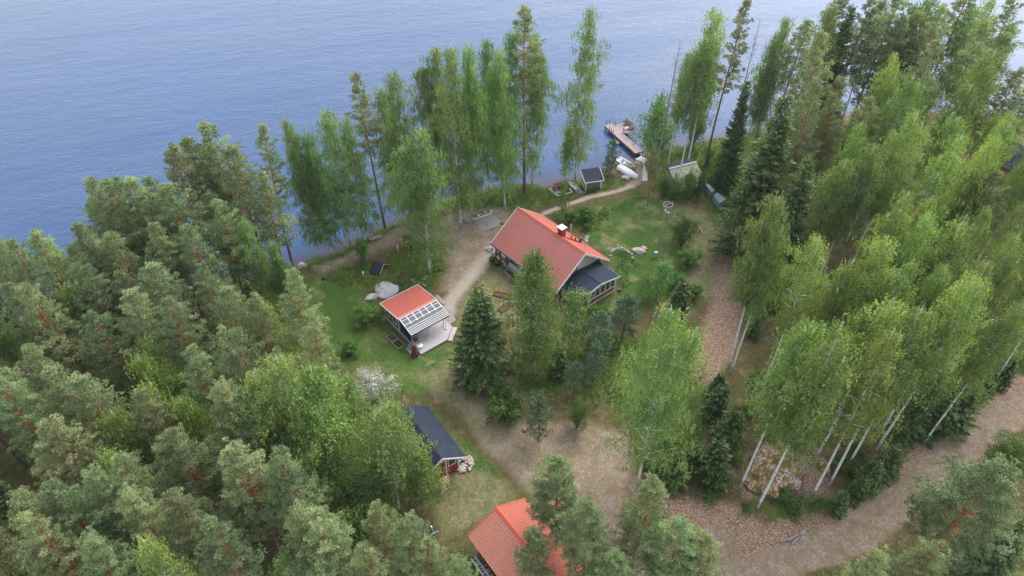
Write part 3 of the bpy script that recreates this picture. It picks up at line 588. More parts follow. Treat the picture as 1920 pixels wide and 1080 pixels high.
#PART2
# ---------------------------------------------------------------- building materials
def roofmat(name, base, dark, dirt=0., dirtcol=(.36,.27,.25), moss=0., rough=.5):
    m = NT(name, rough, .4); uv = m.attr('tuv', 'Vector'); s = m.sep(uv)
    n = m.noise(uv, .8, 5, .65); n2 = m.noise(uv, 5, 4, .7)
    c = m.mix(m.ramp(n, (.3, 0.), (.7, 1.)), base, dark)
    row = m.math('FRACT', m.math('DIVIDE', s[1], .36)); col = m.math('FRACT', m.math('DIVIDE', s[0], .24))
    line = m.math('MAXIMUM', m.math('LESS_THAN', row, .3), m.math('MULTIPLY', m.math('LESS_THAN', col, .34), .5))
    if dirt:
        c = m.mix(m.math('MULTIPLY', m.math('MULTIPLY', line, m.ramp(m.noise(uv, 1.6, 5, .7), (.3, .25), (.65, 1.))), dirt), c, dirtcol)
        c = m.mix(m.math('MULTIPLY', m.ramp(n2, (.5, 0.), (.7, 1.)), dirt*.55), c, dirtcol)
    if moss:
        f = m.math('MULTIPLY', m.math('LESS_THAN', row, .55), m.math('LESS_THAN', col, .55))
        c = m.mix(m.math('MULTIPLY', m.math('MULTIPLY', f, m.ramp(m.noise(uv, 2.2, 4, .8), (.36, 0.), (.5, 1.))), moss), c, (.22,.18,.03))
    m.col(c); m.bump(n2, .2, .01); return m.m
M['roof_aged'] = roofmat('roof_aged', (.50,.125,.092), (.42,.105,.08), .8, (.33,.235,.215))
M['roof_clean'] = roofmat('roof_clean', (.47,.10,.06), (.39,.085,.052), .45, (.3,.13,.10))
M['roof_cabin'] = roofmat('roof_cabin', (.50,.105,.07), (.43,.09,.06), .4, (.3,.15,.12))
M['roof_garage'] = roofmat('roof_garage', (.55,.12,.10), (.48,.12,.10), .8, (.42,.28,.27), .95)
M['roof_red_metal'] = simple('roof_red_metal', (.6,.12,.07), (.52,.1,.06), 3, .5)
def felt(name, a, b):
    m = NT(name, .85, .2); o = m.obj(); n = m.noise(o, 1.2, 5, .7)
    br = m.n('ShaderNodeTexBrick', {'Vector': o, 'Scale': 3.2, 'Color1': (1,1,1), 'Color2': (.82,.82,.82), 'Mortar': (.6,.6,.6), 'Mortar Size': .02}).outputs[0]
    m.col(m.mix(1., m.ramp(n, (.3, a), (.7, b)), br, 'MULTIPLY')); m.bump(m.noise(o, 20, 3), .3, .01); return m.m
M['felt'] = felt('felt', (.028,.036,.055), (.048,.06,.085))
def boards(name, a, b, period=.13, axis=2, rough=.8, line=.45):
    m = NT(name, rough, .25); o = m.obj(); s = m.sep(o)
    f = m.math('FRACT', m.math('DIVIDE', s[axis], period)); idx = m.math('FLOOR', m.math('DIVIDE', s[axis], period))
    rn = m.n('ShaderNodeTexWhiteNoise', {'W': idx}, noise_dimensions='1D').outputs[0]
    c = m.mix(rn, a, b); c = m.mix(m.math('MULTIPLY', m.noise(o, 3, 5, .7), .5), c, tuple(x*.6 for x in a))
    m.col(m.mix(m.math('MULTIPLY', m.math('LESS_THAN', f, .12), line), c, (.02,.015,.01))); m.bump(f, .3, .01); return m.m
M['log_brown'] = boards('log_brown', (.11,.062,.038), (.15,.085,.05), .2)
M['orange_board'] = boards('orange_board', (.34,.115,.038), (.40,.14,.045), .15)
M['red_board'] = boards('red_board', (.38,.035,.04), (.32,.03,.035), .14, 0)
M['cream'] = simple('cream', (.66,.58,.42), (.6,.52,.38), 2)
M['grey_panel'] = boards('grey_panel', (.22,.18,.175), (.25,.2,.19), .12, 2)
M['deck'] = boards('deck', (.54,.51,.5), (.46,.43,.43), .12, 1, .8, .5)
M['dock_wood'] = boards('dock_wood', (.40,.31,.30), (.31,.235,.225), .14, 1, .8, .6)
M['old_wood'] = boards('old_wood', (.38,.34,.31), (.3,.27,.24), .12, 0, .85)
M['brown_wood'] = simple('brown_wood', (.2,.11,.07), (.13,.07,.045), 5)
M['white'] = simple('white', (.78,.78,.78), (.68,.68,.68), 4, .5, .4, .03)
M['boat_white'] = simple('boat_white', (.82,.83,.85), (.74,.75,.76), 2, .25, .5, 0)
M['dark_metal'] = simple('dark_metal', (.035,.037,.045), (.025,.026,.03), 5, .4, .5)
M['grey_metal'] = simple('grey_metal', (.32,.34,.37), (.24,.25,.27), 5, .4, .5)
M['galv'] = simple('galv', (.42,.46,.5), (.34,.37,.4), 5, .4, .5)
M['chimney_red'] = simple('chimney_red', (.5,.04,.03), (.42,.035,.03), 4, .5)
M['rust'] = simple('rust', (.19,.055,.03), (.12,.035,.02), 4, .8)
M['granite'] = simple('granite', (.62,.6,.58), (.34,.33,.33), 4, .9, .2, .6)
M['granite_pink'] = simple('granite_pink', (.6,.45,.4), (.38,.3,.28), 4, .9, .2, .6)
M['stone'] = simple('stone', (.36,.35,.35), (.24,.23,.22), 3, .9, .2, .5)
M['slab'] = simple('slab', (.34,.3,.28), (.25,.22,.2), 2.5, .9, .2, .3)
M['concrete'] = simple('concrete', (.52,.48,.43), (.42,.38,.34), 3, .9, .2, .2)
M['soil'] = simple('soil', (.16,.09,.065), (.09,.055,.04), 6, .95, .1, .8)
M['tarp'] = simple('tarp', (.03,.25,.18), (.02,.17,.12), 2, .5, .4, .3)
M['crate_green'] = simple('crate_green', (.21,.33,.28), (.15,.24,.2), 3, .7)
M['yellow'] = simple('yellow', (.75,.45,.02), (.62,.36,.02), 3, .45, .4)
M['blue'] = simple('blue', (.05,.28,.42), (.04,.22,.35), 3, .4, .4)
M['red_paint'] = simple('red_paint', (.45,.03,.03), None, 3, .4, .4)
gm = NT('window_glass', .06, .6); gm.col((.03,.045,.045)); M['glass'] = gm.m
gm = NT('canopy_pane', .4, .3); gm.col((.11,.12,.135)); gm.b.inputs['Alpha'].default_value = .8; M['pane'] = gm.m
mb_ = NT('mossy_rock', .95, .1); o = mb_.obj(); n_ = mb_.noise(o, 1.1, 6, .7); v_ = mb_.sep(mb_.vor(o, 9))[0]
lc = mb_.ramp(v_, (.2, (.2,.12,.08)), (.6, (.42,.27,.2)), (.9, (.6,.5,.44)))
mb_.col(mb_.mix(mb_.ramp(n_, (.46, 0.), (.54, 1.)), mb_.ramp(mb_.noise(o, 8, 4), (.35, (.12,.09,.02)), (.65, (.21,.165,.04))), lc)); mb_.bump(mb_.noise(o, 6, 4), .8, .08); M['mossy'] = mb_.m
wm_ = NT('wet_mossy_roof', .9, .15); o = wm_.obj(); wm_.col(wm_.mix(wm_.ramp(wm_.noise(o, 2.5, 5, .7), (.4, 0.), (.6, 1.)), (.44,.43,.38), (.26,.29,.18))); M['old_roof'] = wm_.m

def vprism(mb, poly, y0, y1, mi=0):       # polygon in x,z extruded along y
    n = len(poly); a = sum(poly[i][0]*poly[(i+1)%n][1]-poly[(i+1)%n][0]*poly[i][1] for i in range(n))
    if a < 0: poly = poly[::-1]
    vs = [(x, y0, z) for x, z in poly]+[(x, y1, z) for x, z in poly]
    fs = [tuple(range(n)), tuple(range(n, 2*n))[::-1]]+[((i+1)%n, i, n+i, n+(i+1)%n) for i in range(n)]
    return mb.add(vs, fs, mi)
def roof_sheet(name, o, a, b, mat, parent, step=.36, wave=.24, th=.1):   # o eave corner, a along the eave, b up the slope
    o, a, b = Vector(o), Vector(a), Vector(b); la, lb = a.length, b.length; ua, ub = a/la, b/lb; nn = ua.cross(ub)
    if nn.z < 0: nn = -nn
    us = np.linspace(0, la, int(la/(wave/5))+1); vv = []
    k = 0
    while k*step < lb-1e-6: vv += [(k*step, .03), (min(lb, (k+1)*step)-.004, .0)]; k += 1
    vs = []; uvs = []
    for v, h in vv:
        for u in us:
            p = o+ua*u+ub*v+nn*(h+.018*math.cos(2*math.pi*u/wave)); vs.append(p); uvs.append((u, v, 0))
    nu = len(us); fs = [(j*nu+i, j*nu+i+1, (j+1)*nu+i+1, (j+1)*nu+i) for j in range(len(vv)-1) for i in range(nu-1)]
    me = bpy.data.meshes.new(name); me.from_pydata([tuple(v) for v in vs], [], fs); me.materials.append(mat)
    at = me.attributes.new('tuv', 'FLOAT_VECTOR', 'POINT'); at.data.foreach_set('vector', np.array(uvs, np.float32).ravel()); me.update()
    ob = link(name, me, parent)
    d = MB(); q = [o-nn*.03, o+a-nn*.03, o+a+b-nn*.03, o+b-nn*.03]
    d.add(q+[p-nn*th for p in q], [(0,1,2,3),(7,6,5,4),(0,4,5,1),(1,5,6,2),(2,6,7,3),(3,7,4,0)])
    d.build('roof_boards', M['old_wood'], ob); return ob
def window(parent, c, wdt, hgt, ax, th=.09, name='window', bars=1, out=1):     # ax 0: wall runs along x (faces -y/out), 1: along y
    fr = MB(); e = .07; x, y, z = c
    def bx(a0, z0, a1, z1, d0, d1):
        if ax == 0: fr.box(x+a0, y+min(d0*out, d1*out), z+z0, x+a1, y+max(d0*out, d1*out), z+z1)
        else: fr.box(x+min(d0*out, d1*out), y+a0, z+z0, x+max(d0*out, d1*out), y+a1, z+z1)
    bx(-wdt/2-e, -hgt/2-e, wdt/2+e, -hgt/2, 0, th); bx(-wdt/2-e, hgt/2, wdt/2+e, hgt/2+e, 0, th)
    bx(-wdt/2-e, -hgt/2, -wdt/2, hgt/2, 0, th); bx(wdt/2, -hgt/2, wdt/2+e, hgt/2, 0, th)
    for k in range(1, bars): q = -wdt/2+wdt*k/bars; bx(q-.03, -hgt/2, q+.03, hgt/2, 0, th*.8)
    f = fr.build(name, M['white'], parent); fr = MB(); bx(-wdt/2, -hgt/2, wdt/2, hgt/2, .01, th*.45); fr.build('pane', M['glass'], f); return f
def world_local(ox, oy, ang):
    c, s = math.cos(R_(ang)), math.sin(R_(ang))
    def L(px, py, z=0.):
        x, y = W(px, py, GZ+z); x -= ox; y -= oy; return (x*c+y*s, -x*s+y*c)
    return L
# ---------------------------------------------------------------- the red-roofed house
H = empty('house', (8.73, 65.31, GZ), R_(40.8), 'large brown log house with a big red tiled gable roof and dark-roofed glazed annex', 'house')
YL = 12.21; RZ = 6.23; EZ = 2.72; HW = 4.56
b = MB(); b.prism([(-3.4,.85),(3.9,.85),(3.9,11.6),(-1.7,11.6),(-1.7,9.6),(-3.4,9.6)], 0, 2.9); b.build('wall', M['log_brown'], H)
b = MB(); sl = (RZ-EZ)/HW
vprism(b, [(-3.4,2.9),(3.9,2.9),(3.9,RZ-.25-sl*3.9),(0,RZ-.25),(-3.4,RZ-.25-sl*3.4)], .9, 1.05); b.build('gable_panel', M['cream'], H); b = MB(); vprism(b, [(-3.4,2.9),(3.9,2.9),(3.9,RZ-.25-sl*3.9),(0,RZ-.25),(-3.4,RZ-.25-sl*3.4)], 11.4, 11.55); b.build('gable_panel', M['log_brown'], H)
b = MB(); vprism(b, [(-2.3,2.95),(-.15,2.95),(-.15,5.5),(-2.3,3.9)], .84, .898); b.build('gable_boarding', M['log_brown'], H)
window(H, (-.75,.84,4.05), .75, 1.0, 0, .06, out=-1, bars=1); window(H, (-1.75,.84,3.75), .6, .5, 0, .06, out=-1)
b = MB(); b.box(-.12,.78,2.95,.12,.84,5.7); b.build('gable_post', M['white'], H)
rl = roof_sheet('roof', (-HW,0,EZ), (0,YL,0), (HW,0,RZ-EZ), M['roof_aged'], H); tag(rl, 'weathered pinkish-red tiled roof slope')
rr_ = roof_sheet('roof', (HW,0,EZ), (0,YL,0), (-HW,0,RZ-EZ), M['roof_clean'], H); tag(rr_, 'bright orange-red tiled roof slope')
b = MB(); vprism(b, [(-.17,RZ-.06),(0,RZ+.09),(.17,RZ-.06),(0,RZ+.04)], -.02, YL+.02); b.build('ridge_cap', M['roof_red_metal'], H)
for y0, y1 in ((-.07,-.003),(YL+.003,YL+.07)):
    b = MB()
    for s in (-1, 1): vprism(b, [(s*(HW+.03),EZ-.26),(s*(HW+.03),EZ+.05),(0,RZ+.07),(0,RZ-.24)], y0, y1)
    b.build('bargeboard', M['white'], H)
b = MB(); b.bar((-HW-.08,0,EZ-.08),(-HW-.08,YL,EZ-.08),.13,.12); b.bar((HW+.08,0,EZ-.08),(HW+.08,YL,EZ-.08),.13,.12)
b.tube((-HW-.05,YL-.1,EZ-.1),(-3.6,YL-.5,2.2),.05); b.tube((-3.6,YL-.5,2.2),(-3.6,YL-.5,.1),.05); b.build('gutter', M['dark_metal'], H)
b = MB(); b.box(-3.62,6.2,.05,-3.41,9.7,.55); b.build('foundation_ledge', M['white'], H)
b = MB(); b.box(-3.9,9.7,.02,-1.72,12.2,.2); b.build('porch_floor', M['concrete'], H)
b = MB()
for y in (9.95,11.1,12.05): b.box(-3.95,y-.07,.2,-3.81,y+.07,2.6)
for z in (.55,.8,1.05): b.bar((-3.88,9.95,z),(-3.88,12.05,z),.05,.12)
b.build('porch_railing', M['brown_wood'], H)
for yy, ww in ((8.2,1.2),(4.6,1.4),(2.2,1.2)): window(H, (-3.4,yy,1.5), ww, 1.1, 1, .07, out=-1, bars=2)
for yy in (3.,6.,9.): window(H, (3.9,yy,1.5), 1.2, 1.1, 1, .07, out=1, bars=2)
b = MB(); b.box(.32,4.4,5.3,1.0,5.15,6.95); ch = b.build('chimney', M['chimney_red'], H)
b = MB(); b.box(.26,4.34,6.75,1.06,5.21,6.98); b.build('chimney_collar', M['dark_metal'], ch)
b = MB(); b.box(.22,4.3,6.985,1.1,5.25,7.1); b.tube((.55,4.6,7.1),(.55,4.6,7.22),.1); b.tube((.78,4.95,7.1),(.78,4.95,7.22),.1); b.build('chimney_cap', M['white'], ch)
b = MB(); b.box(.12,4.25,5.95,.31,5.3,6.16); b.build('chimney_flashing', M['dark_metal'], ch)
for x, y in ((2.25,4.56),(2.45,4.05)):
    z = RZ-sl*x; b = MB(); b.tube((x,y,z-.1),(x,y,z+.55),.09,.09,10); b.tube((x,y,z+.55),(x,y,z+.68),.15,.13,10); b.build('vent_pipe', M['chimney_red'], H)
z = RZ-sl*3.65; b = MB(); b.tube((3.65,4.3,z-.1),(3.65,4.3,z+.55),.16,.16,12); b.tube((3.65,4.3,z+.55),(3.65,4.3,z+.72),.24,.2,12); b.build('roof_vent', M['dark_metal'], H)
b = MB()
for k in range(14): 
    x = .95+k*.2; z = RZ-sl*x+.1; b.bar((x,4.15,z),(x,4.5,z),.04,.04)
b.bar((.95,4.15,RZ-sl*.95+.1),(3.55,3.6,RZ-sl*3.55+.1),.04,.04); b.build('roof_ladder', M['rust'], H)
b = MB(); b.tube((.02,.25,RZ-.2),(.02,.25,RZ+2.0),.03); b.bar((.02,.25,RZ+1.9),(.9,.6,RZ+1.9),.03,.03)
for k in range(6): b.bar((.1+k*.15,.05+k*.06,RZ+1.9),(.02+k*.15,.5+k*.06,RZ+1.9),.03,.03)
b.box(.05,.1,RZ+1.35,.35,.3,RZ+1.75); b.build('antenna', M['galv'], H)
# annex
az = lambda x, y: 3.2-.285*abs(x) if x < .13 else 3.2-.15*(x-.13)
LP = [(-3.05,.8),(.13,.8),(.13,-2.78),(-1.65,-2.7),(-2.85,-1.2)]; RP = [(.13,.8),(3.42,.8),(3.38,-2.95),(.13,-2.78)]
b = MB(); b.prism(LP, lambda x, y: az(x, y)-.12, az); al = b.build('annex_roof', M['felt'], H); tag(al, 'textured dark shingle part of the annex roof')
b = MB(); b.prism(RP, lambda x, y: az(x, y)-.12, lambda x, y: az(x, y)+.015); b.bar((.13,.8,3.22),(.13,-2.78,3.22),.16,.07); b.build('annex_roof', M['felt'], H)
b = MB(); q = [(-2.85,-1.2),(-1.65,-2.7),(.13,-2.78),(3.38,-2.95),(3.42,.8)]
for (x0,y0),(x1,y1) in zip(q[:-1],q[1:]): b.bar((x0,y0-.02,az(x0,y0)-.1),(x1,y1-.02,az(x1,y1)-.1),.05,.2)
b.build('annex_fascia', M['white'], H)
WP = [(-2.55,.84),(-2.58,-.35),(-1.3,-2.3),(3.2,-2.42),(3.2,.84)]
b = MB(); b.prism(WP, 0, lambda x, y: az(x, y)-.2); b.build('annex_wall', M['orange_board'], H)
b = MB()
for (x, y) in ((-2.58,-.35),(-1.3,-2.32),(3.2,-2.44),(-2.57,.8)): b.box(x-.08,y-.06,.0,x+.08,y+.06,az(x,y)-.22)
b.bar((-1.3,-2.345,.88),(3.2,-2.465,.88),.06,.1); b.bar((-1.3,-2.335,.06),(3.2,-2.455,.06),.06,.14)
b.build('annex_trim', M['white'], H)
for k in range(5):
    xx = -.75+k*.87; yy = -2.32-.0267*(xx+1.3); hh = min(1.2, az(xx-.35,0)-.3-1.0); window(H, (xx,yy,1.0+hh/2), .58, hh, 0, .05, out=-1)
dx, dy = 1.28, -1.95; ln = math.hypot(dx, dy); b = MB(); g2 = MB()
for k in range(2):
    t0 = .12+k*.44; t1 = t0+.34; p0 = (-2.58+dx*t0-.03*1.6, -.35+dy*t0-.03); p1 = (-2.58+dx*t1-.03*1.6, -.35+dy*t1-.03)
    b.bar((*p0,1.0),(*p1,1.0),.06,.07); b.bar((*p0,2.05),(*p1,2.05),.06,.07); b.bar((*p0,1.0),(*p0,2.05),.06,.06); b.bar((*p1,1.0),(*p1,2.05),.06,.06); g2.bar((*p0,1.525),(*p1,1.525),.03,1.0)
f_ = b.build('window', M['white'], H); g2.build('pane', M['glass'], f_)
b = MB(); b.box(-2.66,-.3,.2,-2.59,.75,2.2); dr = b.build('door', M['white'], H)
b = MB(); b.box(-2.675,.08,1.45,-2.661,.38,1.75); b.box(-2.675,.08,.75,-2.661,.38,1.05); b.build('pane', M['glass'], dr)
b = MB(); b.tube((-2.72,-.15,1.1),(-2.72,-.15,1.3),.03); b.build('handle', M['dark_metal'], dr)
b = MB(); b.box(-4.1,-.9,.02,-2.7,.9,.2); b.box(-4.5,-.6,.01,-4.11,.6,.1); b.build('entrance_step', M['brown_wood'], H)
HL = world_local(8.73, 65.31, 40.8)
Z2 = lambda x, y: (900+x/4.911, 370+y/4.911); Z3 = lambda x, y: (690+x/6.75, 520+y/6.75); Z4 = lambda x, y: (980+x/4.5, 200+y/4.5)
ZP = lambda x, y: (870+x/15.43, 390+y/15.43); ZK = lambda x, y: (1020+x/15.43, 310+y/15.43); ZD = lambda x, y: (1120+x/15.43, 210+y/15.43)
def thing(name, px, py, label, cat, rz=0, group=None, z=None):
    x, y = W(px, py); return empty(name, (x, y, float(gz(x, y)) if z is None else z), rz, label, cat, group)
def one(mb, name, mats, px, py, label, cat, rz=0, group=None, smooth=False, z=None):
    x, y = W(px, py); o_ = mb.build(name, mats, None, smooth, (x, y, float(gz(x, y)) if z is None else z)); o_.rotation_euler = (0, 0, rz); return tag(o_, label, cat, group)
def wpoly(zf, pts, c, z=0.): return [tuple(a-b_ for a, b_ in zip(W(*zf(*p), GZ+z), c)) for p in pts]
def bed(zf, pts, label, name='flower_bed', cat='flower bed', group=None, fw=.07, h=.22, frame='stone', plants=None, seed=0):
    cx, cy = np.mean([W(*zf(*p)) for p in pts], 0); t = empty(name, (cx, cy, GZ), 0, label, cat, group); q = wpoly(zf, pts, (cx, cy)); f = MB(); n = len(q)
    for i in range(n): f.bar((*q[i],h*.5),(*q[(i+1)%n],h*.5),fw,h)
    f.build('bed_edge', M[frame], t); s = MB(); s.prism(q, .01, h*.6); s.build('soil', M['soil'], t)
    if plants:
        r = np.random.default_rng(seed); C = []
        xs_ = [p[0] for p in q]; ys_ = [p[1] for p in q]
        while len(C) < plants:
            x = r.uniform(min(xs_), max(xs_)); y = r.uniform(min(ys_), max(ys_))
            if inpoly(np.array([x]), np.array([y]), q)[0]: C += [(x+r.normal(0, .08), y+r.normal(0, .08), h*.6+r.uniform(0, .25)) for _ in range(14)]
        C = np.array(C); link('bed_plants', card_mesh('bed_plants', M['bush_leaf'], C, r.normal(size=C.shape), .12, .08, r.uniform(.1, .9, len(C)), r), t)
    return t
bed(Z2, [(222,690),(258,662),(330,718),(405,788),(398,812),(330,782)], 'long soil flower bed edged with stones under the left eave of the house', plants=22, seed=1)
bed(Z2, [(118,905),(145,872),(283,905),(262,945)], 'upper of the two wooden raised beds on the dry lawn, with yellow flowers', 'raised_bed', 'raised bed', 'raised garden beds', frame='brown_wood', plants=8, seed=2)
bed(Z2, [(160,1035),(262,970),(305,998),(205,1065)], 'lower of the two wooden raised beds on the dry lawn, near the birch', 'raised_bed', 'raised bed', 'raised garden beds', frame='brown_wood', plants=26, seed=3)
def blob(name, mat, px, py, r, h, label, cat, group=None, n=220, leaf=.09, seed=0):
    rg = np.random.default_rng(seed); x, y = W(px, py); d = norm(rg.normal(size=(n, 3))); d[:, 2] = abs(d[:, 2]); C = d*np.array([r, r, h])*rg.uniform(.7, 1, n)[:, None]
    o_ = link(name, card_mesh(name, M[mat], C, rg.normal(size=C.shape), leaf, leaf*.7, rg.uniform(.1, .9, n), rg)); o_.location = (x, y, float(gz(x, y))); return tag(o_, label, cat, group)
blob('yellow_flowers', 'yellow_flower', *Z2(150,868), .28, .45, 'clump of bright yellow flowers at the end of the upper raised bed', 'flowers', n=160)
blob('yellow_flowers', 'yellow_flower', *Z3(35,625), .5, .45, 'clump of yellow flowers in front of the leafy shrub by the sauna cabin', 'flowers', n=300)
blob('yellow_flowers', 'yellow_flower', *Z3(620,72), .35, .25, 'low yellow flowers behind the far corner of the cabin roof', 'flowers', n=120)
blob('yellow_flowers', 'yellow_flower', 714, 510, .9, .3, 'patch of yellowish flowers below the tiny red well house', 'flowers', n=420)
for i, (x, y) in enumerate(((115,585),(160,617))):
    t = thing('planter', *Z2(x, y), ['dark tub planter nearer the porch railing','dark tub planter nearer the long flower bed'][i], 'planter', .3, 'tub planters by the porch'); b = MB(); b.lathe([(.36,0),(.48,.38),(.48,.42),(.4,.42),(.4,.36)], n=12); b.build('tub', M['dark_metal'], t)
    b = MB(); b.lathe([(.39,.3),(.39,.38)], n=12); b.build('soil', M['soil'], t)
    rg = np.random.default_rng(i); C = rg.normal(0, .15, (90,3))+[0,0,.48]; link('plant', card_mesh('plant', M['bush_leaf'], C, rg.normal(size=C.shape), .12, .08, rg.uniform(0,1,90), rg), t)
b = MB()
for k in range(16): b.rock((random.uniform(-.5,.5),random.uniform(-.8,.8),.12+random.uniform(0,.25)),.24,.2,.17,k,8,5)
one(b, 'stone_pile', M['granite'], *Z2(112,485), 'heap of pale round stones at the porch corner of the house', 'stones', .8)
t = thing('swing_frame', *Z2(335,690), 'black steel swing frame standing on the slabs beside the house', 'swing frame', R_(131)); b = MB()
b.tube((-1.6,0,1.1),(1.6,0,1.1),.03)
for s in (-1.5,1.5): b.tube((s,-.7,0),(s,0,1.1),.03); b.tube((s,.7,0),(s,0,1.1),.03)
b.tube((-1.5,-.7,.03),(1.5,-.7,.03),.025); b.tube((0,-.7,.03),(0,.7,.03),.025); b.build('frame', M['dark_metal'], t)
c0 = W(*Z2(320,680)); b = MB(); b.prism(wpoly(Z2, [(210,620),(265,595),(440,715),(400,790),(330,716),(258,660)], c0), .0, .05); o_ = b.build('paving', M['concrete'], None, False, (*c0, GZ)); tag(o_, 'pale concrete paving strip under the steel swing frame by the house', 'paving')
# ---------------------------------------------------------------- patio
c0 = W(*ZP(700,400)); b = MB(); b.prism(wpoly(ZP, [(310,370),(830,180),(1110,400),(1010,520),(560,680),(470,640)], c0), 0, .05); o_ = b.build('patio_paving', M['slab'], None, False, (*c0, GZ)); tag(o_, 'worn grey slab patio between the birch stems and the house', 'patio')
bed(ZP, [(250,320),(300,352),(810,165),(760,108)], 'narrow white-edged border with three boxwood balls along the patio', 'planter_border', 'flower bed', frame='white', fw=.14, h=.25)
for i, (x, y) in enumerate(((335,300),(530,215),(705,155))): blob('boxwood_ball', 'boxwood', *ZP(x, y), .36, .75, ['left','middle','right'][i]+' one of three clipped boxwood balls in the white patio border', 'boxwood', 'clipped boxwood balls', 520, .07, i)
t = thing('garden_lounger', *ZP(600,430), 'grey metal lounger frame standing on the slab patio', 'lounger', R_(-38)); b = MB()
b.tube((-.9,-.3,.4),(.9,-.3,.4),.03); b.tube((-.9,.3,.4),(.9,.3,.4),.03)
for x in (-.9,-.1,.9): b.tube((x,-.3,.4),(x,.3,.4),.025)
b.build('frame', M['galv'], t)
for x in (-.85,.85):
    b = MB(); b.tube((x,-.4,0),(x*.8,-.25,.8),.025); b.tube((x,.4,0),(x*.8,.25,.8),.025); b.build('leg', M['grey_metal'], t)
t = thing('parasol_stand', *ZP(1095,455), 'round black parasol foot on the patio corner by the roof edge', 'parasol base'); b = MB(); b.lathe([(.3,0),(.3,.06),(.08,.12)], n=18); b.build('foot', M['dark_metal'], t); b = MB(); b.tube((0,0,.1),(0,0,.5),.035); b.build('tube', M['rust'], t)
def boulder(px, py, rx, ry, rz, label, mat='granite', rot=0, seed=0, cat='boulder', group=None):
    b = MB(); b.rock((0,0,rz*.25), rx, ry, rz, seed, 22, 12, .5); return one(b, 'boulder', M[mat], px, py, label, cat, rot, group, True)
boulder(*ZP(90,385), .7, .45, .45, 'grey boulder left of the patio border', 'stone', .2, 3)
boulder(*Z3(230,165), 1.6, 1.35, .42, 'big whitish granite outcrop behind the sauna cabin', 'granite', .5, 4)
boulder(*Z3(45,260), .8, .5, .4, 'small pale rock left of the whitish granite outcrop', 'granite', .5, 5)
boulder(1196, 472, .85, .55, .45, 'pinkish boulder on the lawn right of the stone-ringed bed', 'granite_pink', -.3, 6)
boulder(1206.5, 467, .5, .4, .3, 'smaller rounded boulder behind the pinkish one', 'granite_pink', .3, 7)
boulder(566, 494, .7, .6, .4, 'yellowish rock at the foot of the lone leaning shore pine', 'granite_pink', .2, 8)
boulder(*Z4(870,605), .6, .4, .35, 'pale rock just below the upturned white rowboat', 'granite', -.5, 9)
boulder(1450, 880, 3.0, 2.8, 1.1, 'huge moss-covered boulder strewn with leaves between the birch trunks', 'mossy', .4, 10)
boulder(1432, 905, 1.3, 1.7, 1.2, 'yellow mossy rock against the left side of the huge boulder', 'mossy', .4, 12)
boulder(1519, 846, .8, .5, .5, 'small mossy rock behind the huge mossy boulder', 'mossy', .1, 11)
boulder(1542, 875, .7, .9, .6, 'mossy rock right of the huge mossy boulder', 'mossy', .1, 13)
boulder(1504, 999, .3, .22, .25, 'small grey stone on the roadside by the cut logs', 'stone', 1., 14)
for i, (x, y, l) in enumerate(((1476,1012,1.5),(1487,1009,1.3),(1489,1016,.9))):
    b = MB(); b.tube((-l/2,0,.12),(l/2,0,.15),.11,.09,10); one(b, 'log', M['dead_wood'], x, y, ['longest pale log at the roadside','pale log furthest from the road edge','short log beside the long one at the roadside'][i], 'log', .3+.2*i, 'cut logs on the roadside', True)
STN = [(75,720),(130,590),(180,525),(240,500),(330,470),(430,445),(510,470),(570,530),(660,585),(735,615),(810,660),(820,790),(330,390)]
for i, (x, y) in enumerate(STN):
    b = MB(); b.rock((0,0,.05), .2+.05*(i%3), .15, .14, i, 9, 5); one(b, 'edging_stone', M['granite_pink' if i % 3 == 0 else 'granite'], 1140+x/18, 440+y/18, 'pale edging stone, number %s clockwise from the annex side, round the leafy bed' % (['one','two','three','four','five','six','seven','eight','nine','ten','eleven','twelve','thirteen'][i]), 'stone', i, 'stones ringing the leafy bed', True)
for i, (x, y) in enumerate([(1440,35),(1470,60),(1500,75),(1530,70),(1575,90),(1600,105),(1590,20),(1610,-5)]):
    b = MB(); b.rock((0,0,.05), .2, .16, .13, 40+i, 9, 5); one(b, 'edging_stone', M['granite'], 560+(x+0)/6.75, 400+(y+815)/6.75*1.0, 'pale stone, %s from the left in the row behind the cabin roof' % ORD[i], 'stone', i, 'stones edging the bed behind the cabin', True)
# ---------------------------------------------------------------- sauna cabin
K = empty('sauna_cabin', (-12.8, 57.4, GZ), R_(39), 'small red-roofed sauna cabin with white glazed canopy over a pale deck', 'cabin')
b = MB(); b.prism([(.3,.9),(4.85,.9),(4.85,3.85),(.3,3.85)], 0, lambda x, y: 2.95-.145*y); b.build('wall', M['orange_board'], K)
b = MB(); b.box(.35,.84,.3,4.8,.895,2.6); b.build('front_panel', M['cream'], K)
for yy in (1.85,3.3): window(K, (.3,yy,1.45), .62 if yy < 3 else .4, 1.15, 1, .06, out=-1)
b = MB()
for (x, y) in ((.27,.87),(.27,3.88),(4.88,3.88)): b.box(x-.06,y-.06,0,x+.06,y+.06,2.3)
b.bar((.26,.9,.18),(.26,3.85,.18),.06,.16); b.build('wall_trim', M['white'], K)
rs = roof_sheet('roof', (-.08,4.15,2.5), (5.2,0,0), (0,-4.15,.6), M['roof_cabin'], K, .36, .22)
b = MB(); b.prism([(-.1,-.02),(5.14,-.02),(5.14,.32),(-.1,.32)], lambda x, y: 3.13-.145*y, lambda x, y: 3.17-.145*y); b.build('roof_flashing', simple('flash', (.62,.25,.21)), K)
b = MB(); b.bar((-.13,4.17,2.5),(-.13,-.02,3.1),.05,.18); b.bar((5.17,4.17,2.5),(5.17,-.02,3.1),.05,.18); b.bar((-.1,4.2,2.48),(5.15,4.2,2.48),.05,.16); b.build('bargeboard', M['white'], K)
cz = lambda y: 3.12+y*.27
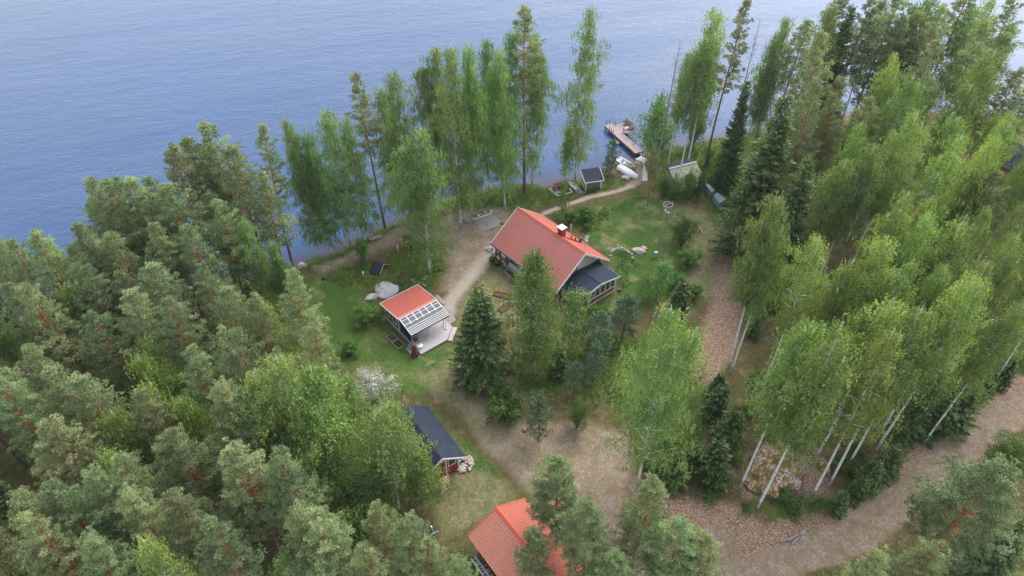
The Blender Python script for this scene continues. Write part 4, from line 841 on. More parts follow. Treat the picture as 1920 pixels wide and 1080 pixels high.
fr = MB()
for k in range(7): 
    x = .0+k*5.08/6; fr.bar((x,-.03,cz(0)+.01),(x,-2.42,cz(-2.42)+.01),.09,.1)
for y, wd in ((-.06,.1),(-.42,.08),(-1.0,.11),(-1.55,.1),(-1.8,.09),(-2.02,.07),(-2.2,.07),(-2.4,.1)): fr.bar((-.02,y,cz(y)+.035),(5.1,y,cz(y)+.035),wd,.07)
cn = fr.build('canopy_frame', M['white'], K)
b = MB(); b.prism([(0,0),(5.08,0),(5.08,-2.4),(0,-2.4)], lambda x, y: cz(y)+.052, lambda x, y: cz(y)+.066); b.build('canopy_panes', M['pane'], cn)
b = MB(); b.bar((-.02,-2.46,cz(-2.4)-.06),(5.1,-2.46,cz(-2.4)-.06),.08,.12); b.build('gutter', M['dark_metal'], K)
for x in (.4,2.65,4.75):
    b = MB(); b.box(x-.06,-1.72,.3,x+.06,-1.6,cz(-1.66)-.04); b.build('post', M['white'], K)
b = MB(); b.bar((.3,-1.66,cz(-1.66)-.09),(4.85,-1.66,cz(-1.66)-.09),.08,.12); b.build('beam', M['white'], K)
sf = MB()
for y in (.85,-.05,-.85,-1.6): sf.box(.3,y-.04,.25,.38,y+.04,2.35)
sf.box(.3,-1.64,.25,.38,.85,.4); sf.box(.3,-1.6,2.28,.38,.81,2.36); sw = sf.build('side_glazing', M['dark_metal'], K)
b = MB(); b.box(.325,-1.55,.41,.35,.8,2.27); b.build('pane', M['glass'], sw)
b = MB(); b.prism([(.2,.83),(.2,-3.7),(3.8,-3.7),(5.5,-2.35),(5.5,.83)], .08, .3); b.build('deck', M['deck'], K)
b = MB(); b.prism([(3.86,-3.74),(4.2,-4.1),(6.0,-2.7),(5.56,-2.36)], .02, .16); b.build('deck_step', M['deck'], K)
b = MB(); b.prism([(-.62,-1.6),(.16,-1.6),(.16,-3.74),(-.62,-3.74)], 0, .06); b.build('corner_slab', M['slab'], K)
KL = lambda x, y: (-12.8+x*math.cos(R_(39))-y*math.sin(R_(39)), 57.4+x*math.sin(R_(39))+y*math.cos(R_(39)))
def kthing(name, x, y, z, label, cat, rz=0, group=None): return empty(name, (*KL(x, y), GZ+z), R_(39)+rz, label, cat, group)
t = kthing('kettle_grill', .62, -2.05, .3, 'dark blue kettle grill on the deck corner of the cabin', 'grill'); b = MB(); b.lathe([(.05,.55),(.24,.62),(.32,.78),(.32,.82)], n=18); b.build('bowl', M['dark_metal'], t, True)
b = MB(); b.lathe([(.33,.82),(.29,.96),(.16,1.06),(.03,1.09)], n=18); ld = b.build('lid', M['dark_metal'], t, True); b = MB(); b.tube((-.07,0,1.12),(.07,0,1.12),.02); b.build('handle', M['white'], ld)
for a in range(3):
    b = MB(); b.tube((.2*math.cos(a*2.09),.2*math.sin(a*2.09),.62),(.32*math.cos(a*2.09),.32*math.sin(a*2.09),0),.018); b.build('leg', M['galv'], t)
t = kthing('side_table', .62, -2.95, .3, 'small round white table near the deck edge of the cabin', 'table'); b = MB(); b.lathe([(.3,.5),(.32,.52),(.3,.54)], n=18); b.build('table_top', M['white'], t); b = MB(); b.tube((0,0,0),(0,0,.5),.03); b.build('leg', M['dark_metal'], t)
b = MB(); b.tube((-.1,.02,0),(-.1,.02,.22),.05,.045,8); o_ = b.build('bottle', M['dark_metal'], None, False, (*KL(.62,-2.95), GZ+.3+.54)); tag(o_, 'small dark bottle standing on the round white table', 'bottle')
t = kthing('garden_fireplace', -.3, -3.25, .06, 'tall rusty cone-shaped outdoor fireplace on the slab at the deck corner', 'fireplace'); b = MB(); b.lathe([(.46,.0),(.47,.12),(.40,.5),(.22,1.45),(.16,1.75)], n=8); b.build('body', M['rust'], t); b = MB(); b.box(-.16,-.49,.1,.16,-.44,.4); b.build('opening', M['dark_metal'], t)
t = kthing('wash_tub', -.12, -1.95, .06, 'pale grey metal tub beside the glazed side of the cabin', 'tub'); b = MB(); b.lathe([(.22,0),(.3,.42),(.3,.45),(.26,.44),(.2,.1)], n=16); b.build('tub', M['galv'], t)
t = kthing('plant_pot', .12, -2.25, .06, 'dark round pot between the metal tub and rusty fireplace', 'pot'); b = MB(); b.lathe([(.14,0),(.2,.34),(.2,.38),(.16,.36),(.15,.2)], n=14); b.build('pot', M['grey_metal'], t)
b = MB()
for k in range(24): a = k*math.pi/12; a2 = (k+1)*math.pi/12; b.tube((.42*math.cos(a),.0,.8+.42*math.sin(a)),(.42*math.cos(a2),.0,.8+.42*math.sin(a2)),.02,n=5)
for k in range(6): a = k*math.pi/6; b.tube((.42*math.cos(a),0,.8+.42*math.sin(a)),(-.42*math.cos(a),0,.8-.42*math.sin(a)),.008,n=4)
o_ = b.build('garden_hoop', M['dark_metal'], None, False, (*KL(3.9,.5), GZ+.3)); o_.rotation_euler = (0,0,R_(39)); tag(o_, 'dark hoop leaning under the canopy against the cream cabin wall', 'hoop')
t = kthing('parasol_stand', 4.75, -2.15, .3, 'grey parasol stand with round foot at the right deck post', 'parasol stand'); b = MB(); b.lathe([(.26,0),(.26,.05),(.06,.1)], n=16); b.build('foot', M['galv'], t); b = MB(); b.tube((0,0,.08),(0,0,1.4),.025); b.build('pole', M['galv'], t)
for i, q in enumerate([[(-1.42,1.25),(-.52,1.2),(-.5,.12),(-1.38,.08)],[(-1.4,-.02),(-.45,.0),(-.4,-1.2),(-1.32,-1.28)]]):
    t = kthing('cold_frame', 0, 0, 0, ['wood-edged seed frame with bare soil on the lawn by the cabin','wood-edged seed frame with green sprouts, nearer the rusty fireplace'][i], 'garden frame', 0, 'seed frames beside the cabin'); cx = sum(p[0] for p in q)/4; cy = sum(p[1] for p in q)/4; t.location = (*KL(cx, cy), GZ); q = [(a-cx, b_-cy) for a, b_ in q]
    b = MB(); [b.bar((*q[j],.12),(*q[(j+1)%4],.12),.07,.22) for j in range(4)]; b.build('edge', M['old_wood'], t); b = MB(); b.prism(q, .01, .12); b.build('soil', M['soil'], t)
    rg = np.random.default_rng(i); n = 60+500*i; C = np.stack([rg.uniform(-.4,.4,n), rg.uniform(-.5,.5,n), rg.uniform(.13,.2,n)],1); link('sprouts', card_mesh('sprouts', M['bush_leaf'], C, rg.normal(size=C.shape), .1, .05, rg.uniform(0,.6,n), rg), t)
for i, q in enumerate([[(845,235),(880,222),(995,328),(945,350)],[(1000,400),(1060,430),(1112,545),(1035,600),(975,535)]]):
    c0 = np.mean([W(*Z3(*p)) for p in q], 0); b = MB(); b.prism(wpoly(Z3, q, c0), 0, .06); o_ = b.build('stone_slab', M['slab'], None, False, (*c0, GZ)); tag(o_, ['grey plank-like slab at the back corner of the cabin','broad grey slab beside the canopy and deck step'][i], 'slab')
# ---------------------------------------------------------------- dark-roofed shed
S = empty('red_shed', (-4.36, 39.1, GZ), R_(34.5), 'red timber shed with steep dark roof, half hidden by a birch', 'shed')
b = MB(); hw = 2.5
vprism(b, [(-2*hw+.35,0),(-.35,0),(-.35,2.95),(-hw,4.6),(-2*hw+.35,2.95)], 1.0, 7.0); b.build('wall', M['red_board'], S)
for s in (0, 1):
    q = [(0,2.9),(0,3.02),(-hw,4.82),(-hw,4.7)] if s == 0 else [(-2*hw,2.9),(-2*hw,3.02),(-hw-.002,4.82),(-hw-.002,4.7)]
    b = MB(); vprism(b, q, 0, 7.3); b.build('roof', M['felt'], S)
b = MB()
for s in (0, 1):
    q = [(0.02,2.82),(0.02,3.0),(-hw,4.8),(-hw,4.6)] if s == 0 else [(-2*hw-.02,2.82),(-2*hw-.02,3.0),(-hw-.01,4.8),(-hw-.01,4.6)]
    vprism(b, q, -.06, -.004)
b.build('bargeboard', M['white'], S)
b = MB(); vprism(b, [(-.45,2.6),(-hw,4.35),(-4.3,2.6)], .93, .995); b.build('gable_panel', M['cream'], S)
window(S, (-1.05,1.0,1.95), .75, .95, 0, .07, out=-1)
b = MB(); b.box(-.42,.92,0,-.3,1.04,2.8); b.box(-1.78,.9,0,-1.66,1.02,2.6); b.build('corner_board', M['white'], S)
t = empty('trellis', (*W(843,917), GZ), R_(40), 'white ladder trellis leaning at the front of the red shed', 'trellis'); b = MB(); b.bar((-.9,0,.05),(-.9,.0,2.5),.07,.05); b.bar((0,0,.05),(0,.0,2.5),.07,.05)
for k in range(5): b.bar((-.9,0,.4+k*.48),(0,0,.4+k*.48),.05,.05)
b.build('frame', M['white'], t)
t = thing('yellow_cart', 833, 908, 'bright yellow cart standing under the birch before the red shed', 'cart', R_(55)); b = MB(); b.prism([(-.45,-.35),(.45,-.35),(.45,.35),(-.45,.35)], .35, .85); b.build('tray', M['yellow'], t)
for s in (-1, 1):
    b = MB(); b.tube((.1,s*.4,.22),(.1,s*.46,.22),.22,.22,14); b.build('wheel', M['dark_metal'], t)
b = MB(); b.bar((-.45,0,.5),(-1.0,0,.8),.05,.05); b.build('handle', M['dark_metal'], t)
b = MB()
for k in range(70): a = random.uniform(-.9,.9); b.rock((a,random.uniform(-.7,.7)*(1.2-abs(a)*.6),.1+random.uniform(0,.12)),.16,.13,.12,k,7,4,mi=k%2)
one(b, 'stone_heap', [M['granite'],M['granite_pink']], 872, 872, 'bed of pale round stones at the corner of the red shed', 'stones', .6)
t = thing('skip', 679, 915, 'green open skip full of brown leaves under the two tall birches', 'skip', R_(-12)); b = MB()
for q in ([(-1.5,-.8),(1.5,-.8),(1.5,-.74),(-1.5,-.74)],[(-1.5,.74),(1.5,.74),(1.5,.8),(-1.5,.8)],[(-1.5,-.74),(-1.44,-.74),(-1.44,.74),(-1.5,.74)],[(1.44,-.74),(1.5,-.74),(1.5,.74),(1.44,.74)]): b.prism(q, 0, 1.1)
b.box(-1.44,-.74,.0,1.44,.74,.1); b.build('body', M['tarp'], t); b = MB(); b.rock((-.3,0,.7),1.05,.68,.45,3,16,8,.3); b.build('leaf_load', M['soil'], t); b = MB(); b.box(.3,-.86,1.0,1.6,.86,1.14); b.build('cover', M['tarp'], t)
# bicycle
t = thing('bicycle', 813, 1003, 'blue and white bicycle standing on the grass beside the pines', 'bicycle', R_(-62)); b = MB()
b.tube((-.5,0,.34),(-.1,0,.34),.02); b.tube((-.1,0,.34),(.4,0,.8),.025); b.tube((-.25,0,.85),(.4,0,.82),.025); b.tube((-.1,0,.34),(-.27,0,.95),.022); b.tube((-.5,0,.34),(-.25,0,.85),.018); b.tube((.4,0,.95),(.52,0,.34),.022); b.build('frame', M['blue'], t)
for x in (-.5,.52):
    b = MB()
    for k in range(18): a = k*math.pi/9; a2 = a+math.pi/9; b.tube((x+.33*math.cos(a),0,.34+.33*math.sin(a)),(x+.33*math.cos(a2),0,.34+.33*math.sin(a2)),.025,n=5)
    for k in range(5): a = k*math.pi/5; b.tube((x+.33*math.cos(a),0,.34+.33*math.sin(a)),(x-.33*math.cos(a),0,.34-.33*math.sin(a)),.006,n=3)
    b.build('wheel', M['dark_metal'], t)
b = MB(); b.prism([(-.42,-.08),(-.14,-.02),(-.14,.02),(-.42,.08)], .94, 1.0); b.build('saddle', M['white'], t); b = MB(); b.tube((.38,-.3,1.02),(.38,.3,1.02),.02); b.tube((.38,0,.95),(.38,0,1.02),.02); b.build('handlebar', M['white'], t)
# ---------------------------------------------------------------- garage
Gg = empty('garage', (-1.33, 33.1, GZ), R_(-54+90), 'garage at the bottom edge with mossy red tiled gable roof', 'garage')
GR, GE, GW, GLn = 4.1, 2.5, 3.1, 9.5
b = MB(); vprism(b, [(-GW+.7,0),(GW-.4,0),(GW-.4,GE),(0,GR-.25),(-GW+.7,GE)], -GLn+.4, -.5); b.build('wall', M['log_brown'], Gg)
rs = roof_sheet('roof', (-GW,0,GE), (0,-GLn,0), (GW,0,GR-GE), M['roof_garage'], Gg, .36, .3); tag(rs, 'moss-dotted red tiled roof slope')
rs = roof_sheet('roof', (GW,0,GE), (0,-GLn,0), (-GW,0,GR-GE), M['roof_clean'], Gg, .36, .3); tag(rs, 'clean red tiled roof slope')
b = MB(); vprism(b, [(-.2,GR-.04),(0,GR+.1),(.2,GR-.04),(0,GR+.04)], -GLn, .05); b.build('ridge_cap', M['roof_red_metal'], Gg)
b = MB()
for s in (-1, 1): vprism(b, [(s*(GW+.03),GE-.2),(s*(GW+.03),GE+.08),(0,GR+.09),(0,GR-.2)], .003, .08)
b.build('bargeboard', M['roof_red_metal'], Gg)
b = MB()
for y in (-2.0,-4.5,-7.): b.box(-GW-.55,y-.05,0,-GW-.45,y+.05,1.6); b.bar((-GW-.5,y,1.5),(-GW+.7,y,1.9),.08,.08)
b.build('lean_to_frame', M['brown_wood'], Gg)
t = empty('ladder', Gg.matrix_basis @ Vector((-GW-.5,-1.5,1.66)), R_(36), 'grey metal ladder lying on the rack along the garage eave', 'ladder'); b = MB()
for x in (-.2,.2): b.tube((x,0,0),(x,-5.5,0),.04)
for k in range(18): b.tube((-.2,-.2-k*.3,0),(.2,-.2-k*.3,0),.02)
b.build('rails', M['galv'], t)
for k in range(22):
    b = MB(); b.tube((-.25,0,0),(.25,0,0),.1,.1,8); o_ = b.build('firewood_log', M['dead_wood'] if k % 3 else M['brown_wood'], None)
    o_.matrix_basis = Matrix.Translation(Gg.matrix_basis @ Vector((-GW+.15,-2.0-.22*(k % 11)-(.1 if k > 10 else 0),.1+.18*(k//11)))) @ Matrix.Rotation(R_(36), 4, 'Z')
    tag(o_, 'firewood log in the %s row under the garage eave, %s from the rear gable' % (['lower','upper'][k//11], ORD[k % 11]), 'firewood', 'firewood stacked along the garage')
# ---------------------------------------------------------------- small things of the garden
t = empty('well_house', (-17.1, 69.6, GZ), R_(-24), 'tiny red well house with a steep dark felt roof', 'well house'); b = MB(); vprism(b, [(-.8,0),(.8,0),(.8,.45),(0,1.05),(-.8,.45)], -.6, .6); o_ = b.build('wall', M['red_board'], t); o_.rotation_euler = (0,0,math.pi/2)
for s in (-1, 1):
    b = MB(); vprism(b, [(s*1.15,.2),(s*1.15,.28),(s*.003,1.17),(s*.003,1.09)], -.75, .75); o_ = b.build('roof', M['felt'], t); o_.rotation_euler = (0,0,math.pi/2)
b = MB(); vprism(b, [(1.1,.2),(1.1,.26),(0,1.16),(0,1.1)], -.79, -.755); vprism(b, [(-1.1,.2),(-1.1,.26),(0,1.16),(0,1.1)], -.79, -.755); o_ = b.build('bargeboard', M['white'], t); o_.rotation_euler = (0,0,math.pi/2)
t = thing('bench', 704, 442, 'weathered grey wooden bench beside the shore pine', 'bench', R_(25)); b = MB()
for k in range(4): b.box(-.85,-.28+k*.15,.48,.85,-.16+k*.15,.53)
b.build('seat', M['old_wood'], t)
for s in (-.7,.7):
    b = MB(); b.box(s-.05,-.25,0,s+.05,-.17,.48); b.box(s-.05,.2,0,s+.05,.28,.48); b.box(s-.04,-.17,.4,s+.04,.2,.475); b.build('leg', M['old_wood'], t)
def light_post(px, py, h, label, mat='white', capm='white'):
    t = thing('garden_light', px, py, label, 'garden light', 0, 'short garden light posts'); b = MB(); b.tube((0,0,0),(0,0,h*.75),.08,.08,12); b.build('post', M[mat], t); b = MB(); b.tube((0,0,h*.75),(0,0,h),.1,.1,12); b.tube((0,0,h),(0,0,h+.05),.12,.06,12); b.build('lamp_head', M[capm], t)
light_post(746, 470, .8, 'white garden light post on bare ground right of the bench')
light_post(682, 520, .9, 'white garden light post on the grass left below the well house')
light_post(1306.5, 433, .95, 'dark bollard light right of the round tree, further from the camera', 'dark_metal')
light_post(1311, 437, .95, 'dark bollard light right of the round tree, nearer the camera', 'dark_metal')
b = MB(); b.lathe([(.1,0),(.22,.1),(.24,.25),(.12,.4),(.03,.44)], n=14); one(b, 'lawn_lantern', M['dark_metal'], 607, 524, 'small black lantern ball on the grass above the left lawn', 'lantern', smooth=True)
b = MB(); b.lathe([(.25,0),(.3,.1),(.15,.3)], n=12); one(b, 'hose_cap', M['dark_metal'], 1161, 545.5, 'small dark green cap in the grass right of the annex wall', 'cap')
t = empty('lamp_post', (19.5, 73.6, GZ), 0, 'tall slim wooden lamp post on the lawn by the round tree', 'lamp post'); b = MB(); b.tube((0,0,0),(0,0,6.4),.12,.09,10); b.build('pole', M['old_wood'], t); b = MB(); b.tube((0,0,6.4),(0,0,6.55),.13,.1,10); b.bar((0,0,6.3),(.4,-.1,6.25),.05,.05); b.box(.25,-.22,6.1,.5,.02,6.24); b.build('lamp_head', M['galv'], t)
t = thing('meter_box', 1228.5, 484, 'grey-white meter box on a short post at the lamp post foot', 'meter box'); b = MB(); b.box(-.2,-.15,.35,.2,.15,1.0); b.box(-.24,-.18,1.0,.24,.18,1.06); b.build('box', M['galv'], t); b = MB(); b.box(-.06,-.06,0,.06,.06,.35); b.build('post', M['grey_metal'], t)
t = thing('concrete_ring', 1252, 388, 'round concrete ring planter with sticks on the grass behind the lamp post', 'planter'); b = MB(); b.lathe([(.72,0),(.72,.5),(.6,.5),(.6,.1)], n=24); b.build('ring', M['concrete'], t); b = MB(); b.lathe([(.59,.1),(.59,.3)], n=20); b.build('soil', M['soil'], t); b = MB(); b.bar((-.4,-.3,.5),(.8,.3,.62),.1,.04); b.build('board', M['concrete'], t)
rg = np.random.default_rng(3); C = rg.normal(0, .08, (40,3))+[-.05,.05,.42]; pf = NT('pink_petal', .6); pf.col((.7,.1,.3)); link('pink_flower', card_mesh('pink_flower', pf.m, C, rg.normal(size=C.shape), .1, .08, rg.uniform(0,1,40), rg), t)
b = MB()
for k in range(9): a = k*.7; b.tube((.1*math.cos(a),.1*math.sin(a),0),(.1*math.cos(a*2)+.05,.12*math.sin(a),1.5),.03,.02,5)
one(b, 'garden_figure', M['white'], 1069, 437, 'white spiky upright garden ornament behind the chimney side of the house', 'ornament')
foot('young_birch', 1055, 408, 6.2, 'thin sapling standing between the footpath and the house roof', .7, 2); TREES[-1]['o']['label'] = TREES[-1]['label']; tag(TREES[-1]['o'], None, 'birch', GRP['birch'])
# ---------------------------------------------------------------- hut and grill place by the lake
t = empty('grey_hut', (10.85, 87.15, GZ), R_(14), 'small grey-brown hut with white posts and dark pent roof by the lake', 'hut'); rz = lambda x, y: 1.75+.33*y
b = MB(); b.prism([(.08,.15),(2.2,.15),(2.2,1.7),(.08,1.7)], .12, lambda x, y: rz(x, y)-.05); b.build('wall', M['grey_panel'], t)
b = MB(); b.prism([(-.3,-.3),(2.6,-.3),(2.6,2.05),(-.3,2.05)], rz, lambda x, y: rz(x, y)+.08); b.build('roof', M['felt'], t)
b = MB(); b.bar((-.33,-.32,rz(0,-.3)+.02),(2.63,-.32,rz(0,-.3)+.02),.05,.12); b.bar((-.33,-.3,rz(0,-.3)+.02),(-.33,2.07,rz(0,2.07)+.02),.05,.12); b.bar((2.63,-.3,rz(0,-.3)+.02),(2.63,2.07,rz(0,2.07)+.02),.05,.12); b.build('roof_edge', M['white'], t)
for x, y in ((-.02,.05),(2.3,.05),(-.02,1.7),(-.02,.9)):
    b = MB(); b.box(x-.07,y-.07,0,x+.07,y+.07,rz(x,y)-.02); b.build('post', M['white'], t)
c0 = W(*ZK(450,780)); b = MB(); b.prism(wpoly(ZK, [(110,720),(190,690),(410,905),(820,800),(830,830),(400,945),(350,925)], c0), .15, .27)
b.prism(wpoly(ZK, [(700,700),(760,690),(830,800),(790,812)], c0), .15, .27); t = empty('grill_deck', (*c0, GZ), 0, 'low L-shaped wooden bench deck round the stone grill by the lake', 'deck'); b.build('planks', M['old_wood'], t)
c0 = W(*ZK(400,720)); t = empty('stone_grill', (*c0, GZ), R_(20), 'dark stone grill with reddish hood in the lakeside deck', 'grill'); b = MB(); b.box(-.5,-.4,0,-.3,.4,.9); b.box(.3,-.4,0,.5,.4,.9); b.box(-.3,.25,0,.3,.4,.9); b.build('firebox', M['grey_metal'], t); b = MB(); b.prism([(-.6,-.5),(.6,-.5),(.6,.5),(-.6,.5)], .9, lambda x, y: 1.0+.25*(1-abs(x)/.6)); b.build('hood', M['rust'], t); b = MB(); b.box(-.7,-1.0,0,.7,-.42,.2); b.build('hearth', M['concrete'], t)
t = thing('bench', *ZK(830,690), 'dark grey plank bench between the stone grill and grey hut', 'bench', R_(-62)); b = MB(); b.box(-.9,-.2,.42,.9,.2,.48); b.build('seat', M['grey_metal'], t)
for s in (-.7,.7):
    b = MB(); b.box(s-.06,-.16,0,s+.06,.16,.42); b.build('leg', M['grey_metal'], t)
boulder(*ZK(770,560), .45, .35, .4, 'pale stone behind the plank bench at the grill place', 'granite', 0, 21)
blob('potted_shrub', 'berry_leaf', *ZK(620,760), .75, .9, 'yellow-green leafy shrub growing beside the stone grill', 'shrub', n=300, leaf=.14)
for i, q in enumerate([[(880,590),(950,590),(1090,720),(1100,770),(1060,860),(960,830),(930,740)],[(1100,760),(1160,760),(1200,810),(1110,840)]]):
    c0 = np.mean([W(*ZK(*p)) for p in q], 0); b = MB(); b.prism(wpoly(ZK, q, c0), .0, .07); o_ = b.build('stone_slab', M['stone'], None, False, (*c0, GZ)); tag(o_, ['long pale stone slab walk left of the grey hut','small pale slab at the front corner of the grey hut'][i], 'slab')
# boats
def boat_mesh(up):
    b = MB(); L_ = 3.9; n = 13; st = []
    for i in range(n):
        t = i/(n-1); wdt = .72*(math.sin(math.pi*(.16+.84*(1-t)**.9))**.55 if t < .999 else .02)*(1 if t > .1 else .95); wdt = .74*min(1, (1-t**2.6))**.6*(.72+.28*min(1, t/.3)); wdt = max(wdt, .03)
        x = -L_/2+L_*t; sh = .48+.16*t*t; st.append([(x, wdt*math.sin(a)*1.0 if False else wdt*c, sh*z) for c, z in ((-1,1),(-.92,.45),(-.6,.08),(0,0),(.6,.08),(.92,.45),(1,1))])
    m = 7; vs = [p for s in st for p in s]; fs = [(i*m+j, (i+1)*m+j, (i+1)*m+j+1, i*m+j+1) for i in range(n-1) for j in range(m-1)]
    fs += [tuple(range(m))]; b.add(vs, fs)
    inner = [(x*.97, y*.88, z*.93+.05) for x, y, z in vs]; b.add(inner, [f[::-1] for f in fs[:-1]]+[tuple(range(m))[::-1]])
    for i in range(n-1):
        for j in (0, m-1):
            b.add([vs[i*m+j], vs[(i+1)*m+j], inner[(i+1)*m+j], inner[i*m+j]], [(0,1,2,3)])
    return b
x, y = W(1172, 303); t = empty('rowboat', (x, y, float(gz(x, y))+.02), R_(-49), 'open white rowboat lying upright at the waterline by the jetty', 'rowboat', 'white rowboats on the shore'); boat_mesh(1).build('hull', M['boat_white'], t, True)
for xx in (-1.1,-.1,.9):
    b = MB(); wd = .62 if xx < .5 else .5; b.box(xx-.13,-wd,.34,xx+.13,wd,.38); b.build('seat', M['boat_white'], t)
for s in (-1, 1):
    b = MB(); b.tube((-1.3,s*.25,.42),(.7,s*.3,.44),.025); b.box(.7,s*.3-.07,.43,1.1,s*.3+.07,.45); b.build('oar', M['dark_metal'], t)
b = MB(); b.box(-.55,-.12,.12,-.3,.12,.4); b.build('bailer', M['dark_metal'], t)
x, y = W(1177.5, 325.5); t = empty('rowboat', (x, y, float(gz(x, y))+.02), R_(-50), 'white rowboat lying upside down on the grass by the shore', 'rowboat', 'white rowboats on the shore'); o_ = boat_mesh(0).build('hull', M['boat_white'], t, True); o_.rotation_euler = (math.pi, 0, 0); o_.location = (0,0,.62)
b = MB(); b.bar((-1.9,0,.66),(1.5,0,.66),.05,.06); b.build('keel', M['boat_white'], t)
# jetty
x0, y0 = 20.45, 99.1; x1, y1 = 16.3, 108.0; jl = math.hypot(x1-x0, y1-y0); ja = math.atan2(y1-y0, x1-x0)-math.pi/2
J = empty('jetty', (x0, y0, 0), ja, 'wooden jetty with railing reaching from the shore over the lake', 'jetty'); b = MB(); b.box(-.75,0,.62,.75,jl,.74); b.build('walkway', M['dock_wood'], J)
b = MB(); [b.tube((sx,yy,-.4),(sx,yy,.62),.07) for yy in (.8,3,5.5,8,jl-.3) for sx in (-.65,.65)]; b.build('piles', M['brown_wood'], J)
b = MB(); b.box(-.72,0.02,.35,-.6,jl,.6); b.box(.6,.02,.35,.72,jl,.6); b.build('bearers', M['brown_wood'], J)
b = MB(); b.prism([(.78,6.3),(3.1,6.1),(3.15,9.1),(.78,9.1)], .55, .67); pl = b.build('platform', M['dock_wood'], J)
b = MB(); [b.tube((sx,yy,-.4),(sx,yy,.55),.07) for yy in (6.4,8.9) for sx in (1.,2.95)]; b.build('platform_piles', M['brown_wood'], J)
def rail(pts, name='railing'):
    b = MB()
    for i in range(len(pts)-1):
        a, c = Vector(pts[i]), Vector(pts[i+1]); n = max(1, round((c-a).length/1.7))
        for k in range(n+1): p = a+(c-a)*k/n; b.box(p.x-.05,p.y-.05,.68,p.x+.05,p.y+.05,1.65)
        for z in (1.25,1.67): b.bar((a.x,a.y,z),(c.x,c.y,z),.09,.1)
    b.build(name, M['old_wood'], J)
rail([(.8,-1.,0),(.8,6.3,0)]); rail([(.85,6.35,0),(3.05,6.2,0)]); rail([(.9,9.05,0),(3.1,9.05,0)])
b = MB()
for yy in (7.0,7.6,8.2): b.bar((-.72,yy,.74),(-.72,yy,1.35),.08,.08)
b.build('mooring_posts', M['dark_metal'], J)
b = MB()
for s in (-.35,.35): b.tube((s,jl-.25,.74),(s,jl-.1,1.5),.03); b.tube((s,jl-.1,1.5),(s,jl+.2,1.4),.03); b.tube((s,jl+.2,1.4),(s,jl+.2,-.4),.03)
b.build('swim_ladder', M['dark_metal'], J)
b = MB(); b.tube((.7,jl-.4,.6),(.75,jl-.4,2.2),.04); b.build('flag_stub', M['galv'], J)
c_, s_ = math.cos(ja), math.sin(ja); JW = lambda x, y: (x0+x*c_-y*s_, y0+x*s_+y*c_)
t = empty('bench', (*JW(2.75,7.7), .67), ja+math.pi/2, 'high-backed brown bench on the side platform of the jetty', 'bench'); b = MB(); b.box(-1.2,-.1,.4,1.2,.45,.47); b.box(-1.2,-.1,.0,1.2,-.04,.4); b.build('seat', M['brown_wood'], t); b = MB(); b.add([(-1.25,-.16,0),(1.25,-.16,0),(1.25,-.16,1.2),(-1.25,-.16,1.2),(-1.25,-.24,0),(1.25,-.24,0),(1.25,-.24,1.2),(-1.25,-.24,1.2)], [(0,1,2,3),(7,6,5,4),(3,2,6,7),(0,4,5,1),(0,3,7,4),(1,5,6,2)]); b.build('backrest', M['old_wood'], t)
t.rotation_euler = (0,0,ja+math.pi/2)
t = empty('low_table', (*JW(1.9,7.1), .67), ja, 'small white table on the jetty platform in front of the bench', 'table'); b = MB(); b.box(-.35,-.25,.38,.35,.25,.43); b.build('table_top', M['white'], t)
for sx in (-.3,.3):
    for sy in (-.2,.2):
        b = MB(); b.box(sx-.03,sy-.03,0,sx+.03,sy+.03,.38); b.build('leg', M['white'], t)
t = empty('floating_step', (*JW(-1.25,5.2), 0), ja, 'small plank platform on the water beside the middle of the jetty', 'platform'); b = MB(); b.box(-.45,-.7,.12,.45,.7,.22); b.build('planks', M['old_wood'], t)
q = [(1192,290),(1204,284),(1214,296),(1216,308),(1214,340),(1204,340),(1206,308),(1200,298)]; c0 = W(1206, 305); b = MB()
pts = [tuple(a-b_ for a, b_ in zip(W(*p), c0)) for p in q]; b.prism(pts, lambda x, y: float(gz(x+c0[0], y+c0[1]))-.6, lambda x, y: max(.72, float(gz(x+c0[0], y+c0[1]))+.09)); o_ = b.build('boardwalk', M['deck'], None, False, (*c0, 0)); tag(o_, 'pale boardwalk bending from the jetty up onto the shore', 'boardwalk')
# old shed and crates
pa, pb = W(1258, 316, GZ+2.8), W(1302, 305, GZ+2.8); an = math.atan2(pb[1]-pa[1], pb[0]-pa[0]); ln = math.hypot(pb[0]-pa[0], pb[1]-pa[1])
t = empty('old_shed', (*pa, GZ), an, 'old low shed with mossy grey roof behind leafy saplings', 'shed')
b = MB(); b.prism([(.2,-3.),(ln-.1,-3.),(ln-.1,1.4),(.2,1.4)], 0, lambda x, y: 2.6-.5*abs(y)); b.build('wall', M['old_wood'], t)
b = MB(); b.prism([(-.3,.0),(ln+.3,.0),(ln+.3,-3.4),(-.3,-3.4)], lambda x, y: 2.75-.5*abs(y), lambda x, y: 2.83-.5*abs(y)); o_ = b.build('roof', M['old_roof'], t); tag(o_, 'mossy grey front roof slope')
b = MB(); b.prism([(-.3,.01),(ln+.3,.01),(ln+.3,1.8),(-.3,1.8)], lambda x, y: 2.75-.3*abs(y), lambda x, y: 2.83-.3*abs(y)); b.build('roof', M['felt'], t)
b = MB(); b.bar((-.35,0,2.86),(ln+.35,0,2.86),.3,.06); b.bar((-.32,0,2.8),(-.32,-3.4,1.1),.1,.1); b.build('ridge_board', M['concrete'], t)
Z22 = lambda x, y: (1220+x/9.82, 290+y/9.82)
